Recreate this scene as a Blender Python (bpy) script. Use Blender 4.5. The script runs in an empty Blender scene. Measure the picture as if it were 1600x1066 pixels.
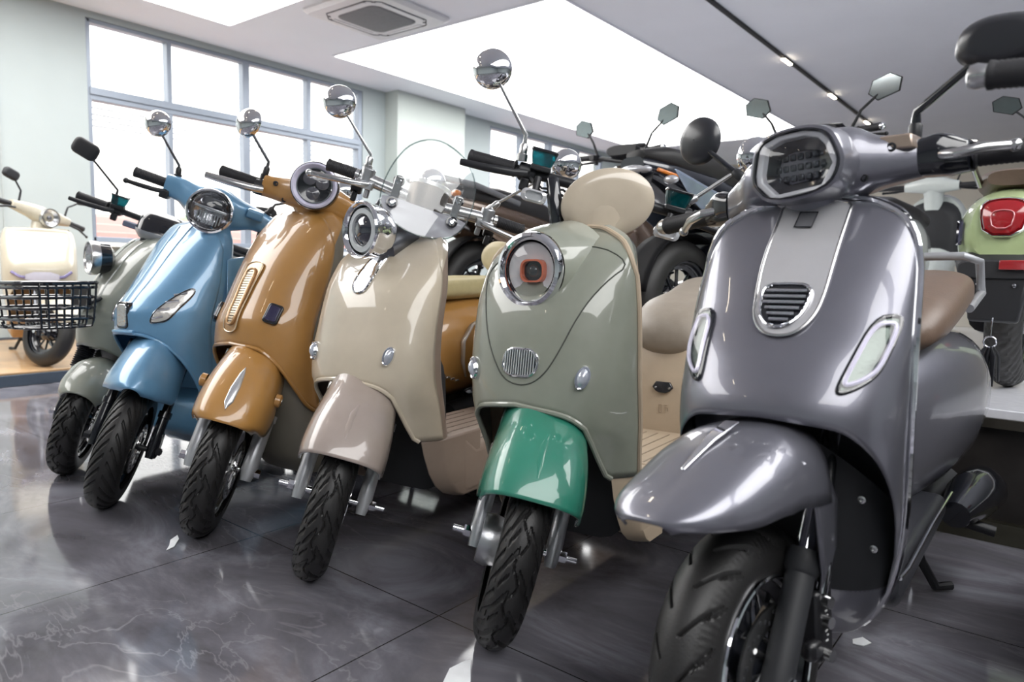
import bpy, bmesh, math, random
from mathutils import Vector, Matrix
V = Vector; PI = math.pi
sin, cos, rad = math.sin, math.cos, math.radians
random.seed(4)
SCN = bpy.context.scene
COL = SCN.collection

# ------------------------------------------------------------------ camera, sky, exposure
def make_camera():
    yaw, pitch, roll = rad(38.3368), rad(5.8284), rad(1.4145)
    f = V((-sin(yaw)*cos(pitch), cos(yaw)*cos(pitch), -sin(pitch)))
    r = V((cos(yaw), sin(yaw), 0)); u = r.cross(f)
    r2 = cos(roll)*r + sin(roll)*u; u2 = -sin(roll)*r + cos(roll)*u
    cd = bpy.data.cameras.new('camera'); co = bpy.data.objects.new('camera', cd); COL.objects.link(co)
    m = Matrix.Identity(4)
    for i in range(3):
        m[i][0] = r2[i]; m[i][1] = u2[i]; m[i][2] = -f[i]
    m.translation = V((0, 0, .78)); co.matrix_world = m
    cd.sensor_width = 36; cd.lens = 36*1106.356/1600
    cd.clip_start = .02; cd.clip_end = 200
    cd.dof.use_dof = True; cd.dof.focus_distance = 1.75; cd.dof.aperture_fstop = 4.0
    SCN.camera = co
make_camera()
SCN.view_settings.view_transform = 'Standard'; SCN.view_settings.look = 'None'
SCN.view_settings.gamma = 1; SCN.view_settings.use_curve_mapping = False
SCN.view_settings.exposure = 0.6
def make_world():
    w = bpy.data.worlds.new('overcast_sky'); SCN.world = w; w.use_nodes = True
    nt = w.node_tree; bg = nt.nodes['Background']
    tc = nt.nodes.new('ShaderNodeTexCoord'); sp = nt.nodes.new('ShaderNodeSeparateXYZ')
    rp = nt.nodes.new('ShaderNodeValToRGB')
    nt.links.new(tc.outputs['Generated'], sp.inputs[0]); nt.links.new(sp.outputs['Z'], rp.inputs[0])
    e = rp.color_ramp.elements
    e[0].position = 0.0; e[0].color = (.98, .90, .82, 1)
    e[1].position = .35; e[1].color = (1, .99, .98, 1)
    nt.links.new(rp.outputs[0], bg.inputs[0]); bg.inputs[1].default_value = 2.6
make_world()

# ------------------------------------------------------------------ materials
MATS = {}
def mat(name, col, metal=0., rough=.5, coat=0., spec=.5, var=.06, nscale=30., emit=0., bump=0., bscale=200., flake=0.):
    if name in MATS: return MATS[name]
    m = bpy.data.materials.new(name); m.use_nodes = True; nt = m.node_tree
    b = nt.nodes['Principled BSDF']
    tc = nt.nodes.new('ShaderNodeTexCoord'); no = nt.nodes.new('ShaderNodeTexNoise')
    no.inputs['Scale'].default_value = nscale; no.inputs['Detail'].default_value = 3
    nt.links.new(tc.outputs['Object'], no.inputs['Vector'])
    rp = nt.nodes.new('ShaderNodeValToRGB'); e = rp.color_ramp.elements
    e[0].position = .3; e[1].position = .7
    e[0].color = tuple(c*(1-var) for c in col)+(1,); e[1].color = tuple(min(1, c*(1+var)) for c in col)+(1,)
    nt.links.new(no.outputs['Fac'], rp.inputs[0]); nt.links.new(rp.outputs[0], b.inputs['Base Color'])
    b.inputs['Metallic'].default_value = metal; b.inputs['Roughness'].default_value = rough
    b.inputs['Coat Weight'].default_value = coat; b.inputs['Coat Roughness'].default_value = .03
    b.inputs['Specular IOR Level'].default_value = spec
    if emit:
        b.inputs['Emission Color'].default_value = (*col, 1); b.inputs['Emission Strength'].default_value = emit
    if bump or flake:
        n2 = nt.nodes.new('ShaderNodeTexNoise'); n2.inputs['Scale'].default_value = bscale if bump else 1800
        n2.inputs['Detail'].default_value = 2
        bp = nt.nodes.new('ShaderNodeBump'); bp.inputs['Strength'].default_value = bump or flake
        bp.inputs['Distance'].default_value = .002
        nt.links.new(tc.outputs['Object'], n2.inputs['Vector']); nt.links.new(n2.outputs['Fac'], bp.inputs['Height'])
        nt.links.new(bp.outputs[0], b.inputs['Normal'])
    MATS[name] = m; return m
def glassy(name, tint=(1, 1, 1), gloss=.12, rough=.0, body=0., bodycol=(.8, .8, .8)):
    if name in MATS: return MATS[name]
    m = bpy.data.materials.new(name); m.use_nodes = True; nt = m.node_tree; nt.nodes.clear()
    o = nt.nodes.new('ShaderNodeOutputMaterial'); t = nt.nodes.new('ShaderNodeBsdfTransparent'); g = nt.nodes.new('ShaderNodeBsdfGlossy')
    t.inputs[0].default_value = (*tint, 1); g.inputs['Roughness'].default_value = rough
    lw = nt.nodes.new('ShaderNodeLayerWeight'); lw.inputs[0].default_value = .25
    ma = nt.nodes.new('ShaderNodeMath'); ma.operation = 'MULTIPLY_ADD'; ma.inputs[1].default_value = .4; ma.inputs[2].default_value = gloss
    nt.links.new(lw.outputs['Fresnel'], ma.inputs[0])
    mx = nt.nodes.new('ShaderNodeMixShader'); nt.links.new(ma.outputs[0], mx.inputs[0])
    nt.links.new(t.outputs[0], mx.inputs[1]); nt.links.new(g.outputs[0], mx.inputs[2])
    last = mx
    if body:
        d = nt.nodes.new('ShaderNodeBsdfDiffuse'); d.inputs[0].default_value = (*bodycol, 1)
        m2 = nt.nodes.new('ShaderNodeMixShader'); m2.inputs[0].default_value = body
        nt.links.new(mx.outputs[0], m2.inputs[1]); nt.links.new(d.outputs[0], m2.inputs[2]); last = m2
    nt.links.new(last.outputs[0], o.inputs[0]); MATS[name] = m; return m
def paint(name, col): return mat(name, col, rough=.38, coat=1., var=.03, spec=.4)
CHROME = mat('chrome', (.82, .83, .86), metal=1, rough=.05, var=.02)
ALU = mat('cast_aluminium', (.52, .53, .55), metal=1, rough=.32, bump=.15, bscale=400)
SATIN = mat('satin_aluminium', (.62, .62, .62), metal=1, rough=.25, var=.03)
STEEL = mat('dark_steel', (.16, .165, .18), metal=1, rough=.3)
BLACK = mat('black_plastic', (.012, .013, .016), rough=.42, bump=.1, bscale=500)
GLOSSBLACK = mat('gloss_black', (.01, .011, .015), rough=.12, coat=.6)
MATTE = mat('matte_black', (.014, .015, .018), rough=.6)
RUBBER = mat('tyre_rubber', (.0125, .012, .0122), rough=.5, bump=.2, bscale=300)
GRIP = mat('grip_rubber', (.013, .013, .016), rough=.6, bump=.3, bscale=250)
LENS = glassy('clear_lens', gloss=.045)
SCREEN = glassy('acrylic_screen', tint=(.975, .985, .985), gloss=.035, body=.03, bodycol=(.85, .87, .9))
FROST = glassy('frosted_acrylic', tint=(.9, .9, .93), gloss=.05, body=.66, bodycol=(.60, .585, .64))
SMOKE = glassy('smoked_lens', tint=(.35, .33, .5), gloss=.12)
REFL = mat('reflector_silver', (.75, .76, .78), metal=1, rough=.18, bump=.6, bscale=120)
PEARL = mat('pearl_white_lamp', (.72, .72, .74), rough=.3, coat=1)
DRL = mat('light_guide', (.62, .60, .74), rough=.25, coat=1)
TEAL = glassy('teal_reservoir', tint=(.0, .24, .27), gloss=.10, body=.22, bodycol=(.0, .13, .15))
AMBER = mat('amber_reflector', (.75, .22, .02), rough=.2, coat=1)
REDL = mat('red_lens', (.32, .01, .015), rough=.12, coat=1)
CALIPER = mat('caliper_black', (.012, .012, .014), rough=.3)

# ------------------------------------------------------------------ mesh kit
def frame(c, d, up=(0, 0, 1)):
    """local +Z = d, +Y close to up, +X = Y x Z"""
    z = V(d).normalized(); y = V(up); y = (y - z*y.dot(z)).normalized(); x = y.cross(z)
    m = Matrix.Identity(4)
    for i in range(3): m[i][0], m[i][1], m[i][2], m[i][3] = x[i], y[i], z[i], c[i]
    return m
class MB:
    def __init__(s, T=None): s.v = []; s.f = []; s.T = T or Matrix.Identity(4)
    def add(s, vs, fs, T=None):
        o = len(s.v); M = s.T @ T if T else s.T
        s.v += [M @ V(p) for p in vs]; s.f += [tuple(i+o for i in f) for f in fs]
        return s
    def box(s, c, sz, T=None):
        x, y, z = sz[0]/2, sz[1]/2, sz[2]/2
        vs = [(c[0]+a*x, c[1]+b*y, c[2]+d*z) for a in (-1, 1) for b in (-1, 1) for d in (-1, 1)]
        return s.add(vs, [(0, 1, 3, 2), (4, 6, 7, 5), (0, 4, 5, 1), (2, 3, 7, 6), (0, 2, 6, 4), (1, 5, 7, 3)], T)
    def loft(s, rings, caps=(True, True), closed=True, T=None, loop=False):
        n = len(rings[0]); vs = [p for r in rings for p in r]; fs = []
        m = n if closed else n-1; R = len(rings)
        for i in range(R if loop else R-1):
            for j in range(m):
                a, b = i*n+j, i*n+(j+1) % n; k = ((i+1) % R)*n
                fs.append((a, b, k+(j+1) % n, k+j))
        if closed and not loop:
            if caps[0]: fs.append(tuple(range(n))[::-1])
            if caps[1]: fs.append(tuple(range((R-1)*n, R*n)))
        return s.add(vs, fs, T)
    def grid(s, rows, T=None): return s.loft(rows, closed=False, T=T)
    def tube(s, pts, r, n=10, caps=(True, True), loop=False, T=None, flat=1.):
        P = [V(p) for p in pts]; N = len(P); rs = r if isinstance(r, (list, tuple)) else [r]*N
        rings = []; prev = None
        for i in range(N):
            a = P[(i-1) % N] if (loop or i > 0) else P[i]; b = P[(i+1) % N] if (loop or i < N-1) else P[i]
            t = (b-a).normalized()
            if prev is None:
                prev = t.orthogonal() if abs(t.z) > .9 else V((0, 0, 1))
            u = (prev - t*prev.dot(t)); u = u.normalized() if u.length > 1e-6 else t.orthogonal().normalized()
            w = t.cross(u); prev = u
            rings.append([P[i]+rs[i]*(cos(2*PI*k/n)*u*flat+sin(2*PI*k/n)*w) for k in range(n)])
        return s.loft(rings, caps, True, T, loop)
    def cyl(s, a, b, r, r2=None, n=20, T=None): return s.tube([a, b], [r, r if r2 is None else r2], n, T=T)
    def lathe(s, prof, T=None, n=32, caps=(False, False), sx=1., sy=1.):
        return s.loft([[(r*cos(2*PI*k/n)*sx, r*sin(2*PI*k/n)*sy, h) for k in range(n)] for r, h in prof], caps, True, T)
    def ell(s, c, r, T=None, n=20, m=12):
        rings = [[(c[0]+r[0]*sin(PI*i/m)*cos(2*PI*k/n), c[1]+r[1]*sin(PI*i/m)*sin(2*PI*k/n), c[2]-r[2]*cos(PI*i/m)) for k in range(n)] for i in range(1, m)]
        s.loft(rings, (True, True), True, T); return s
    def plate(s, pts, h0, h1, T=None):
        s.loft([[(x, y, h0) for x, y in pts], [(x, y, h1) for x, y in pts]], T=T); return s
    def build(s, name, m, parent=None, bevel=0., solid=0., sub=0, sharp=40, seg=2, weld=True):
        me = bpy.data.meshes.new(name); me.from_pydata([tuple(p) for p in s.v], [], s.f)
        bm = bmesh.new(); bm.from_mesh(me)
        if weld: bmesh.ops.remove_doubles(bm, verts=bm.verts, dist=1e-5)
        bmesh.ops.recalc_face_normals(bm, faces=bm.faces)
        bm.to_mesh(me); bm.free()
        me.polygons.foreach_set('use_smooth', [True]*len(me.polygons))
        me.set_sharp_from_angle(angle=rad(sharp))
        o = bpy.data.objects.new(name, me); COL.objects.link(o)
        if m: me.materials.append(m)
        if parent: o.parent = parent
        if bevel:
            b = o.modifiers.new('bevel', 'BEVEL'); b.width = bevel; b.segments = seg; b.limit_method = 'ANGLE'; b.angle_limit = rad(38)
            b.harden_normals = False
        if sub:
            k = o.modifiers.new('sub', 'SUBSURF'); k.levels = sub; k.render_levels = sub
        if solid:
            k = o.modifiers.new('solid', 'SOLIDIFY'); k.thickness = abs(solid); k.offset = 0
        return o
def tag(o, label=None, cat=None, group=None, kind=None):
    if label: o['label'] = label
    if cat: o['category'] = cat
    if group: o['group'] = group
    if kind: o['kind'] = kind
    return o
def thing(name, label, cat, loc=(0, 0, 0), yaw=0, lean=0, group=None):
    o = bpy.data.objects.new(name, None); COL.objects.link(o); o.empty_display_size = .1
    o.location = loc; o.rotation_euler = (0, rad(lean), rad(yaw)); return tag(o, label, cat, group)
def interp(tab, x):
    """smooth (monotone cubic) interpolation of [(x, y...)] rows"""
    xs = [t[0] for t in tab]; n = len(xs)
    if x <= xs[0]: return tab[0][1:]
    if x >= xs[-1]: return tab[-1][1:]
    i = max(k for k in range(n-1) if xs[k] <= x); h = xs[i+1]-xs[i]; t = (x-xs[i])/h; out = []
    for c in range(1, len(tab[0])):
        y = [r[c] for r in tab]
        def sl(k):
            if k <= 0 or k >= n-1: return (y[1]-y[0])/(xs[1]-xs[0]) if k <= 0 else (y[-1]-y[-2])/(xs[-1]-xs[-2])
            a = (y[k]-y[k-1])/(xs[k]-xs[k-1]); b = (y[k+1]-y[k])/(xs[k+1]-xs[k])
            return 0 if a*b <= 0 else 2*a*b/(a+b)
        m0, m1 = sl(i)*h, sl(i+1)*h
        out.append((2*t**3-3*t*t+1)*y[i]+(t**3-2*t*t+t)*m0+(-2*t**3+3*t*t)*y[i+1]+(t**3-t*t)*m1)
    return tuple(out)
def chaikin(P, k=2):
    for _ in range(k):
        Q = []
        for i in range(len(P)):
            a, b = V(P[i]), V(P[(i+1) % len(P)]); Q += [a*.75+b*.25, a*.25+b*.75]
        P = Q
    return P
def rrect(w, h, r, n=5):
    out = []
    for cx, cy, a0 in ((w/2-r, h/2-r, 0), (-w/2+r, h/2-r, 90), (-w/2+r, -h/2+r, 180), (w/2-r, -h/2+r, 270)):
        out += [(cx+r*cos(rad(a0+90*k/n)), cy+r*sin(rad(a0+90*k/n))) for k in range(n+1)]
    return out
def sgn(x): return 1 if x >= 0 else -1
def supring(cx, cz, rx, rz, n, y, k=28, nb=None):
    """super-ellipse ring in the XZ plane at depth y; nb: exponent of lower half"""
    out = []
    for i in range(k):
        t = 2*PI*i/k; e = (nb or n) if sin(t) < 0 else n
        out.append((cx+rx*sgn(cos(t))*abs(cos(t))**(2/e), y, cz+rz*sgn(sin(t))*abs(sin(t))**(2/e)))
    return out

# ------------------------------------------------------------------ scooter pieces
class Shield:
    def __init__(s, rows, zb, zt, thick=.05):
        s.rows, s.zbt, s.ztt, s.thick = rows, zb, zt, thick
    def zb(s, th): return interp(s.zbt, abs(math.degrees(th)))[0]
    def zt(s, th): return interp(s.ztt, abs(math.degrees(th)))[0]
    def pt(s, th, z):
        yc, w, ye, n = interp(s.rows, z); c = max(0, cos(th)); q = abs(sin(th))
        return V((w*sgn(th)*q**(2/n), ye-(ye-yc)*c**(2/n), z))
    def at(s, x, z, off=0.):
        yc, w, ye, n = interp(s.rows, z); q = min(.999, abs(x)/w)**(n/2); th = math.asin(q)*sgn(x)
        p = s.pt(th, z)
        if off: p = p + s.nrm(th, z)*off
        return p
    def nrm(s, th, z):
        a = s.pt(min(th+.02, PI/2), z)-s.pt(max(th-.02, -PI/2), z); b = s.pt(th, z+.01)-s.pt(th, z-.01)
        n = a.cross(b).normalized(); return n if n.y < 0 else -n
    def fr(s, x, z, off=0.):
        yc, w, ye, n = interp(s.rows, z); th = math.asin(min(.999, abs(x)/w)**(n/2))*sgn(x)
        n = s.nrm(th, z); return frame(s.pt(th, z)+n*off, n, (0, .3, 1))
    def front(s, mb, lo=None, hi=None, nt=48, nv=30):
        rows = []
        for j in range(nv+1):
            row = []
            for i in range(nt+1):
                th = -PI/2+PI*i/nt; a, b = s.zb(th), s.zt(th)
                if lo is not None: a = max(a, lo)
                if hi is not None: b = min(b, hi); a = min(a, b)
                row.append(s.pt(th, a+(b-a)*j/nv))
            rows.append(row)
        return mb.grid(rows)
    def back(s, mb, nt=40, nv=18, cap=True):
        def bp(th, z):
            q = abs(sin(th)); yc, w, ye, n = interp(s.rows, z)
            x = w*sgn(th)*q**(2/n)
            return V((x, ye+s.thick*(1-q**10)**.5+.02*(1-q*q), z))
        rows = []
        for j in range(nv+1):
            rows.append([bp(-PI/2+PI*i/nt, s.zb(PI/2)+(s.zt(-PI/2+PI*i/nt)-s.zb(PI/2))*j/nv) for i in range(nt+1)])
        mb.grid(rows)
        return mb
    def topcap(s, mb, nt=40):
        f = [s.pt(-PI/2+PI*i/nt, s.zt(-PI/2+PI*i/nt)) for i in range(nt+1)]
        b = []
        for i in range(nt+1):
            th = -PI/2+PI*i/nt; q = abs(sin(th)); z = s.zt(th); yc, w, ye, n = interp(s.rows, z)
            b.append(V((w*sgn(th)*q**(2/n), ye+s.thick*(1-q**10)**.5+.02*(1-q*q), z)))
        m = [(p+q)/2+V((0, 0, .012))*(1 if 0 < i < nt else 0) for i, (p, q) in enumerate(zip(f, b))]
        return mb.grid([f, m, b])
    def edge(s, mb, r, zlo=None, off=.002, flat=1.):
        pts = []
        z0 = s.zb(PI/2) if zlo is None else zlo
        z1 = s.zt(PI/2); N = 24
        L = [(PI/2, z0+(z1-z0)*j/N) for j in range(N+1)]
        Tp = [(th, s.zt(th)) for th in [PI/2-PI*i/30 for i in range(1, 30)]]
        Rr = [(-PI/2, z1-(z1-z0)*j/N) for j in range(N+1)]
        for th, z in L+Tp+Rr: pts.append(s.pt(th, z)+V((sin(th)*off, 0, cos(th)*off)))
        return mb.tube(pts, r, 8, flat=flat)
    def patch(s, mb, poly, off=0., smooth=2, rings=6):
        P = chaikin([V((a, b)) for a, b in poly], smooth); c = sum(P, V((0, 0)))/len(P)
        rr = [[s.at(*(c+(p-c)*k/rings), off=off) for p in P] for k in range(1, rings+1)]
        mb.loft(rr, (True, False)); return mb
    def outline(s, mb, poly, r, off=0., smooth=2, flat=1.):
        P = chaikin([V((a, b)) for a, b in poly], smooth)
        return mb.tube([s.at(p[0], p[1], off) for p in P], r, 8, loop=True, flat=flat)

def steer(d, y0=-.06, rake=26):
    r = rad(rake); P = V((0, y0, 0)); R = Matrix.Rotation(rad(d), 4, V((0, sin(r), cos(r))))
    return Matrix.Translation(P) @ R @ Matrix.Translation(-P)

def ground(T, R, cy=0.):
    ax = T.to_3x3() @ V((1, 0, 0)); return -((T @ V((0, cy, R))).z-R*math.sqrt(max(0, 1-ax.z**2)))
def tyre_mesh(mb, c, R, hw, T, tread=None, N=220, cb=None):
    rings = []; K = 92 if tread and N > 200 else 26
    for i in range(N):
        th = 2*PI*i/N; ring = []
        for k in range(K+1):
            ph = rad(-112+224*k/K); a = k/K*2-1
            r = R-hw*1.08*(1-cos(ph)); x = hw*sin(ph)
            if tread and abs(ph) < rad(74): r -= tread(a*112/74, th)
            ring.append((c[0]+x, c[1]-r*cos(th), c[2]+r*sin(th)))
        rings.append(ring)
    mb.loft(rings, closed=False, loop=True, T=T)
def tread_v(n=30, d=.0045, sweep=2.2, width=.26, ph=0.):
    def g(a, th):
        s = abs(a); f = (th*n/(2*PI)+sweep*s**1.3+(.5 if a > 0 else 0)+ph) % 1
        return d if f < width and .12 < s < .97 else 0
    return g
def tread_wave(n=16, d=.0045):
    def g(a, th):
        s = abs(a); f = (th*n/(2*PI)+1.5*s**1.4+(.5 if a > 0 else 0)) % 1
        f2 = (th*n*2/(2*PI)+2.2*s) % 1
        if .08 < s < .66 and f < .20: return d*1.2
        if s >= .56 and f2 < .38: return d*1.15
        f3 = (th*n/(2*PI)+.35+1.1*s) % 1
        if .2 < s < .5 and f3 < .12: return d
        return d if abs(a-.14*sin(th*n)) < .03 else 0
    return g
def tread_long(n=13, d=.005):
    def g(a, th):
        s = abs(a); f = (th*n/(2*PI)+(.5 if a > 0 else 0)) % 1
        c = .15+.75*f                                    # long raking grooves running outward
        if abs(s-c) < .030: return d*1.3
        f2 = (th*n/(2*PI)+.9*(1-s)**.6+(.5 if a > 0 else 0)) % 1
        if s > .55 and f2 < .07: return d*.8
        if s > .6 and (th*n*16/(2*PI)) % 1 < .4: return .0009
        return 0
    return g
def wheel(root, name, cy, R, hw, rr, T, rimm, spk=5, spw=.022, tread=None, disc=0, hubr=.035, valve=None, discm=None, N=220, rimedge=None):
    c = (0, cy, R)
    rim = MB(T)
    A = Matrix.Translation(V(c)) @ Matrix.Rotation(PI/2, 4, 'Y')      # axis Z -> X
    w = hw*(.90 if rimedge else .72)
    rim.lathe([(rr-.012, -w*.5), (rr-.004, -w*.9), (rr+.008, -w), (rr+.004, -w*.86), (rr-.014, -w*.55), (rr-.02, 0), (rr-.014, w*.55), (rr+.004, w*.86), (rr+.008, w), (rr-.004, w*.9), (rr-.012, w*.5), (rr-.03, w*.3), (rr-.03, -w*.3), (rr-.012, -w*.5)], A, 56)
    for k in range(spk):
        a = 2*PI*k/spk+.3
        for da in (-.12, .12) if spk <= 6 else (0,):
            p0 = V((0, hubr*.7*cos(a), hubr*.7*sin(a))); p1 = V((0, (rr-.022)*cos(a+da), (rr-.022)*sin(a+da)))
            rim.tube([V(c)+p0, V(c)+(p0+p1)/2, V(c)+p1], [spw*.62, spw*.45, spw*.5], 6)
    rim.lathe([(.001, -w*1.15), (hubr*.6, -w*1.15), (hubr, -w*.8), (hubr, w*.8), (hubr*.6, w*1.15), (.001, w*1.15)], A, 28)
    ro = rim.build(name, rimm, root, sharp=35)
    t = MB(T); tyre_mesh(t, c, R, hw, None, tread, N); t.build('tyre', RUBBER, ro, sharp=50)
    if rimedge:
        q = MB(T)
        for sx in (-1, 1): q.tube([(sx*hw*.955, cy+(rr-.003)*cos(2*PI*k/72), R+(rr-.003)*sin(2*PI*k/72)) for k in range(72)], .0045, 8, loop=True)
        q.build('rim_edge', rimedge, ro)
    if disc:
        d = MB(T); x = hw*.95; n = 60
        rings = []
        for rr_, xx in ((disc*.62, -.002), (disc, -.002), (disc, .002), (disc*.62, .002)):
            rings.append([(c[0]+x+xx, c[1]+rr_*(1+(.035*cos(k*2*PI/6*6/60*10/6) if rr_ > disc*.9 else 0))*cos(2*PI*k/n), c[2]+rr_*(1+(.035*cos(k*2*PI/6*6/60*10/6) if rr_ > disc*.9 else 0))*sin(2*PI*k/n)) for k in range(n)])
        d.loft(rings, loop=True)
        for k in range(6):
            a = 2*PI*k/6; d.cyl((x, cy+hubr*.5*cos(a), R+hubr*.5*sin(a)), (x, cy+disc*.66*cos(a+.3), R+disc*.66*sin(a+.3)), .005, n=8)
        do = d.build('brake_disc', discm or SATIN, ro, sharp=35)
        hm = MB(T)
        for k in range(36):
            a = 2*PI*k/36; q = disc*(.72+.075*(k % 3)); hm.cyl((x-.0028, cy+q*cos(a), R+q*sin(a)), (x+.0028, cy+q*cos(a), R+q*sin(a)), .0032, n=8)
        hm.build('drilled_holes', MATTE, do)
    if valve is not None:
        vm = MB(T); a = rad(valve); p = V((0.0, cy-(rr-.02)*cos(a), R+(rr-.02)*sin(a)))
        q = V((.018, cy-(rr-.06)*cos(a), R+(rr-.06)*sin(a))); vm.tube([p, (p+q)/2+V((.006, 0, 0)), q], [.005, .004, .004], 8)
        vm.build('valve', mat('yellow_cap', (.8, .62, .05), rough=.4) if valve < 400 else CHROME, ro)
    return ro
def fender(root, path, n, mtl, T, N=30, M=36, solid=.006, name='front_fender'):
    """path rows: (t, y, z, half_width, depth); cross-section is a U opening towards the wheel"""
    def P(t): return interp(path, t)
    rows = []
    for i in range(N+1):
        t = path[0][0]+(path[-1][0]-path[0][0])*i/N; y, z, w, d = P(t)
        a = P(max(path[0][0], t-.01)); b = P(min(path[-1][0], t+.01)); ty, tz = b[0]-a[0], b[1]-a[1]; l = math.hypot(ty, tz) or 1
        ny, nz = tz/l, -ty/l                     # inward
        row = []
        for k in range(M+1):
            s = -PI/2+PI*k/M; q = max(0, cos(s))**(2/n); x = w*sgn(s)*abs(sin(s))**(2/n)
            row.append((x, y+ny*d*(1-q), z+nz*d*(1-q)))
        rows.append(row)
    return MB(T).grid(rows).build(name, mtl, root, solid=solid, sharp=60)
def fork(root, R, T, m_up, m_low, sx=.075, top=.62, split=.30, r_low=.021, r_up=.015, cy=0., rake=26, bolt=CHROME, boltlen=.03, boot=None, name='fork_leg'):
    tr = math.tan(rad(rake))
    for s in (-1, 1):
        def P(z, x=sx): return V((s*x, cy+(z-R)*tr, z))
        lo = MB(T).tube([P(R-.025), P(R+.005), P(R+.05), P(split-.02), P(split-.018), P(split)], [r_low*.7, r_low*1.05, r_low, r_low, r_low*1.22, r_low*1.22], 20).build(name, m_low, root)
        MB(T).tube([P(split-.01), P(top)], r_up, 18).build('fork_tube', m_up, lo)
        bm_ = MB(T); p = P(R); bm_.cyl(p-V((s*.02, 0, 0)), p+V((s*(r_low+boltlen), 0, 0)), .007, n=12); bm_.cyl(p+V((s*r_low*.8, 0, 0)), p+V((s*(r_low+.012), 0, 0)), .013, n=6)
        bm_.cyl(p+V((-s*(sx-.02), 0, 0)), p, .009, n=10)
        bm_.build('axle_bolt', bolt, lo)
        if boot:
            bb = MB(T); q = [P(split+(boot-split)*k/40) for k in range(41)]
            bb.tube(q, [r_up+.012+(.006 if k % 2 else 0) for k in range(41)], 16).build('rubber_boot', BLACK, lo)
def tri_bar(T, c, lx=.34, r=.011, pull=.09, rise=0.):
    return MB(T).tube([(-lx, c[1]+pull, c[2]+rise), (-.14, c[1]+pull*.35, c[2]+rise*.6), (-.06, c[1], c[2]), (.06, c[1], c[2]), (.14, c[1]+pull*.35, c[2]+rise*.6), (lx, c[1]+pull, c[2]+rise)], r, 14)
def grip(root, T, a, b, r=.017, end=None, name='grip'):
    a, b = V(a), V(b); d = (b-a).normalized(); L = (b-a).length
    pts, rs = [], []
    for k in range(41):
        pts.append(a+d*L*k/40); rs.append(r*(1.18 if k in (0, 1) else .7 if k == 40 else 1.06 if k >= 38 else 1+(.03 if k % 2 else -.03)))
    o = MB(T).tube(pts, rs, 18).build(name, GRIP, root)
    if end: MB(T).lathe([(.001, 0), (r*.8, 0), (r*.95, .012), (r*.8, .02), (r*.5, .022), (r*.45, .016), (.001, .016)], frame(b-d*.002, d, (0, 0, 1) if abs(d.z) < .9 else (1, 0, 0)), 20).build('bar_end', end, o)
    return o
def lever(root, T, pts, m, r=.0075, ball=True):
    mb = MB(T).tube(pts, [r*.95]+[r]*(len(pts)-2)+[r*.85], 10, flat=1.25)
    if ball: mb.ell(pts[-1], (r*1.5,)*3, n=14, m=10)
    return mb.build('brake_lever', m, root)
def mirror(root, T, base, elbow, head, m, stalkm, r=.055, dep=.022, face=(0, -1, .1), glassn=(0, 1, -.05), shape='round', boot=True, stalk_r=.0055, roll=0., glass=None):
    f = frame(head, face, (0, 0, 1)) @ Matrix.Rotation(rad(roll), 4, 'Z')
    mb = MB(T)
    if shape == 'round':
        prof = [(r, -.006), (r*1.0, 0)]+[(r*cos(rad(a)), dep*sin(rad(a))) for a in range(10, 90, 8)]+[(.001, dep)]
        mb.lathe(prof, f, 40)
        gl = MB(T).lathe([(.001, -.004), (r*.97, -.004)], f, 40)
    else:
        pts = shape; rings = []
        for k in range(8):
            a = rad(k*12.5); q = .55+.45*cos(a) if k else 1.0
            rings.append([(x*q, y*q, dep*sin(a)) for x, y in pts])
        rings.insert(0, [(x*.99, y*.99, -.008) for x, y in pts])
        mb.loft(rings, (False, True), True, f)
        gl = MB(T).loft([[(x*.94, y*.94, -.007) for x, y in pts], [(x*.5, y*.5, -.007) for x, y in pts]], (False, True), True, f)
    o = mb.build('mirror', m, root, sharp=50)
    gl.build('mirror_glass', glass or CHROME, o)
    hb = V(head)+V(face).normalized()*dep*.5
    MB(T).tube([base, V(base)*.3+V(elbow)*.7, V(elbow), V(elbow)*.85+hb*.15, hb], [stalk_r*1.2, stalk_r*1.1, stalk_r, stalk_r, stalk_r*.85], 10).build('mirror_stalk', stalkm, o)
    if boot:
        b = V(base); e = (V(elbow)-b).normalized()
        MB(T).tube([b-e*.012, b+e*.004, b+e*.006, b+e*.024, b+e*.03], [.013, .013, .010, .010, .006], 14).build('mirror_boot', BLACK if boot is True else boot, o)
    return o
def reservoir(root, T, c, m=TEAL, sx=1, size=(.062, .042, .032)):
    f = Matrix.Translation(V(c))
    o = MB(T).loft([[(x*k, y*k, z) for x, y in rrect(size[0], size[1], .009)] for z, k in ((-size[2]/2, .72), (0, .9), (size[2]/2, 1.0))], T=f).build('brake_reservoir', m, root)
    MB(T).plate(rrect(size[0]*1.06, size[1]*1.08, .009), size[2]/2, size[2]/2+.007, f).build('reservoir_cap', GLOSSBLACK, o, bevel=.002)
    MB(T).box((0, .0, -size[2]/2-.006), (size[0]*.8, size[1]*.8, .014), f).build('reservoir_clamp', BLACK, o, bevel=.003)
    return o
def switchgear(root, T, x, y, z, m=BLACK, w=.045):
    mb = MB(T).cyl((x-w/2, y, z), (x+w/2, y, z), .021, n=16)
    mb.box((x, y+.012, z-.004), (w*.9, .05, .036)); mb.box((x, y-.01, z-.03), (w*.5, .02, .03))
    return mb.build('switchgear', m, root, bevel=.004)
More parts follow.
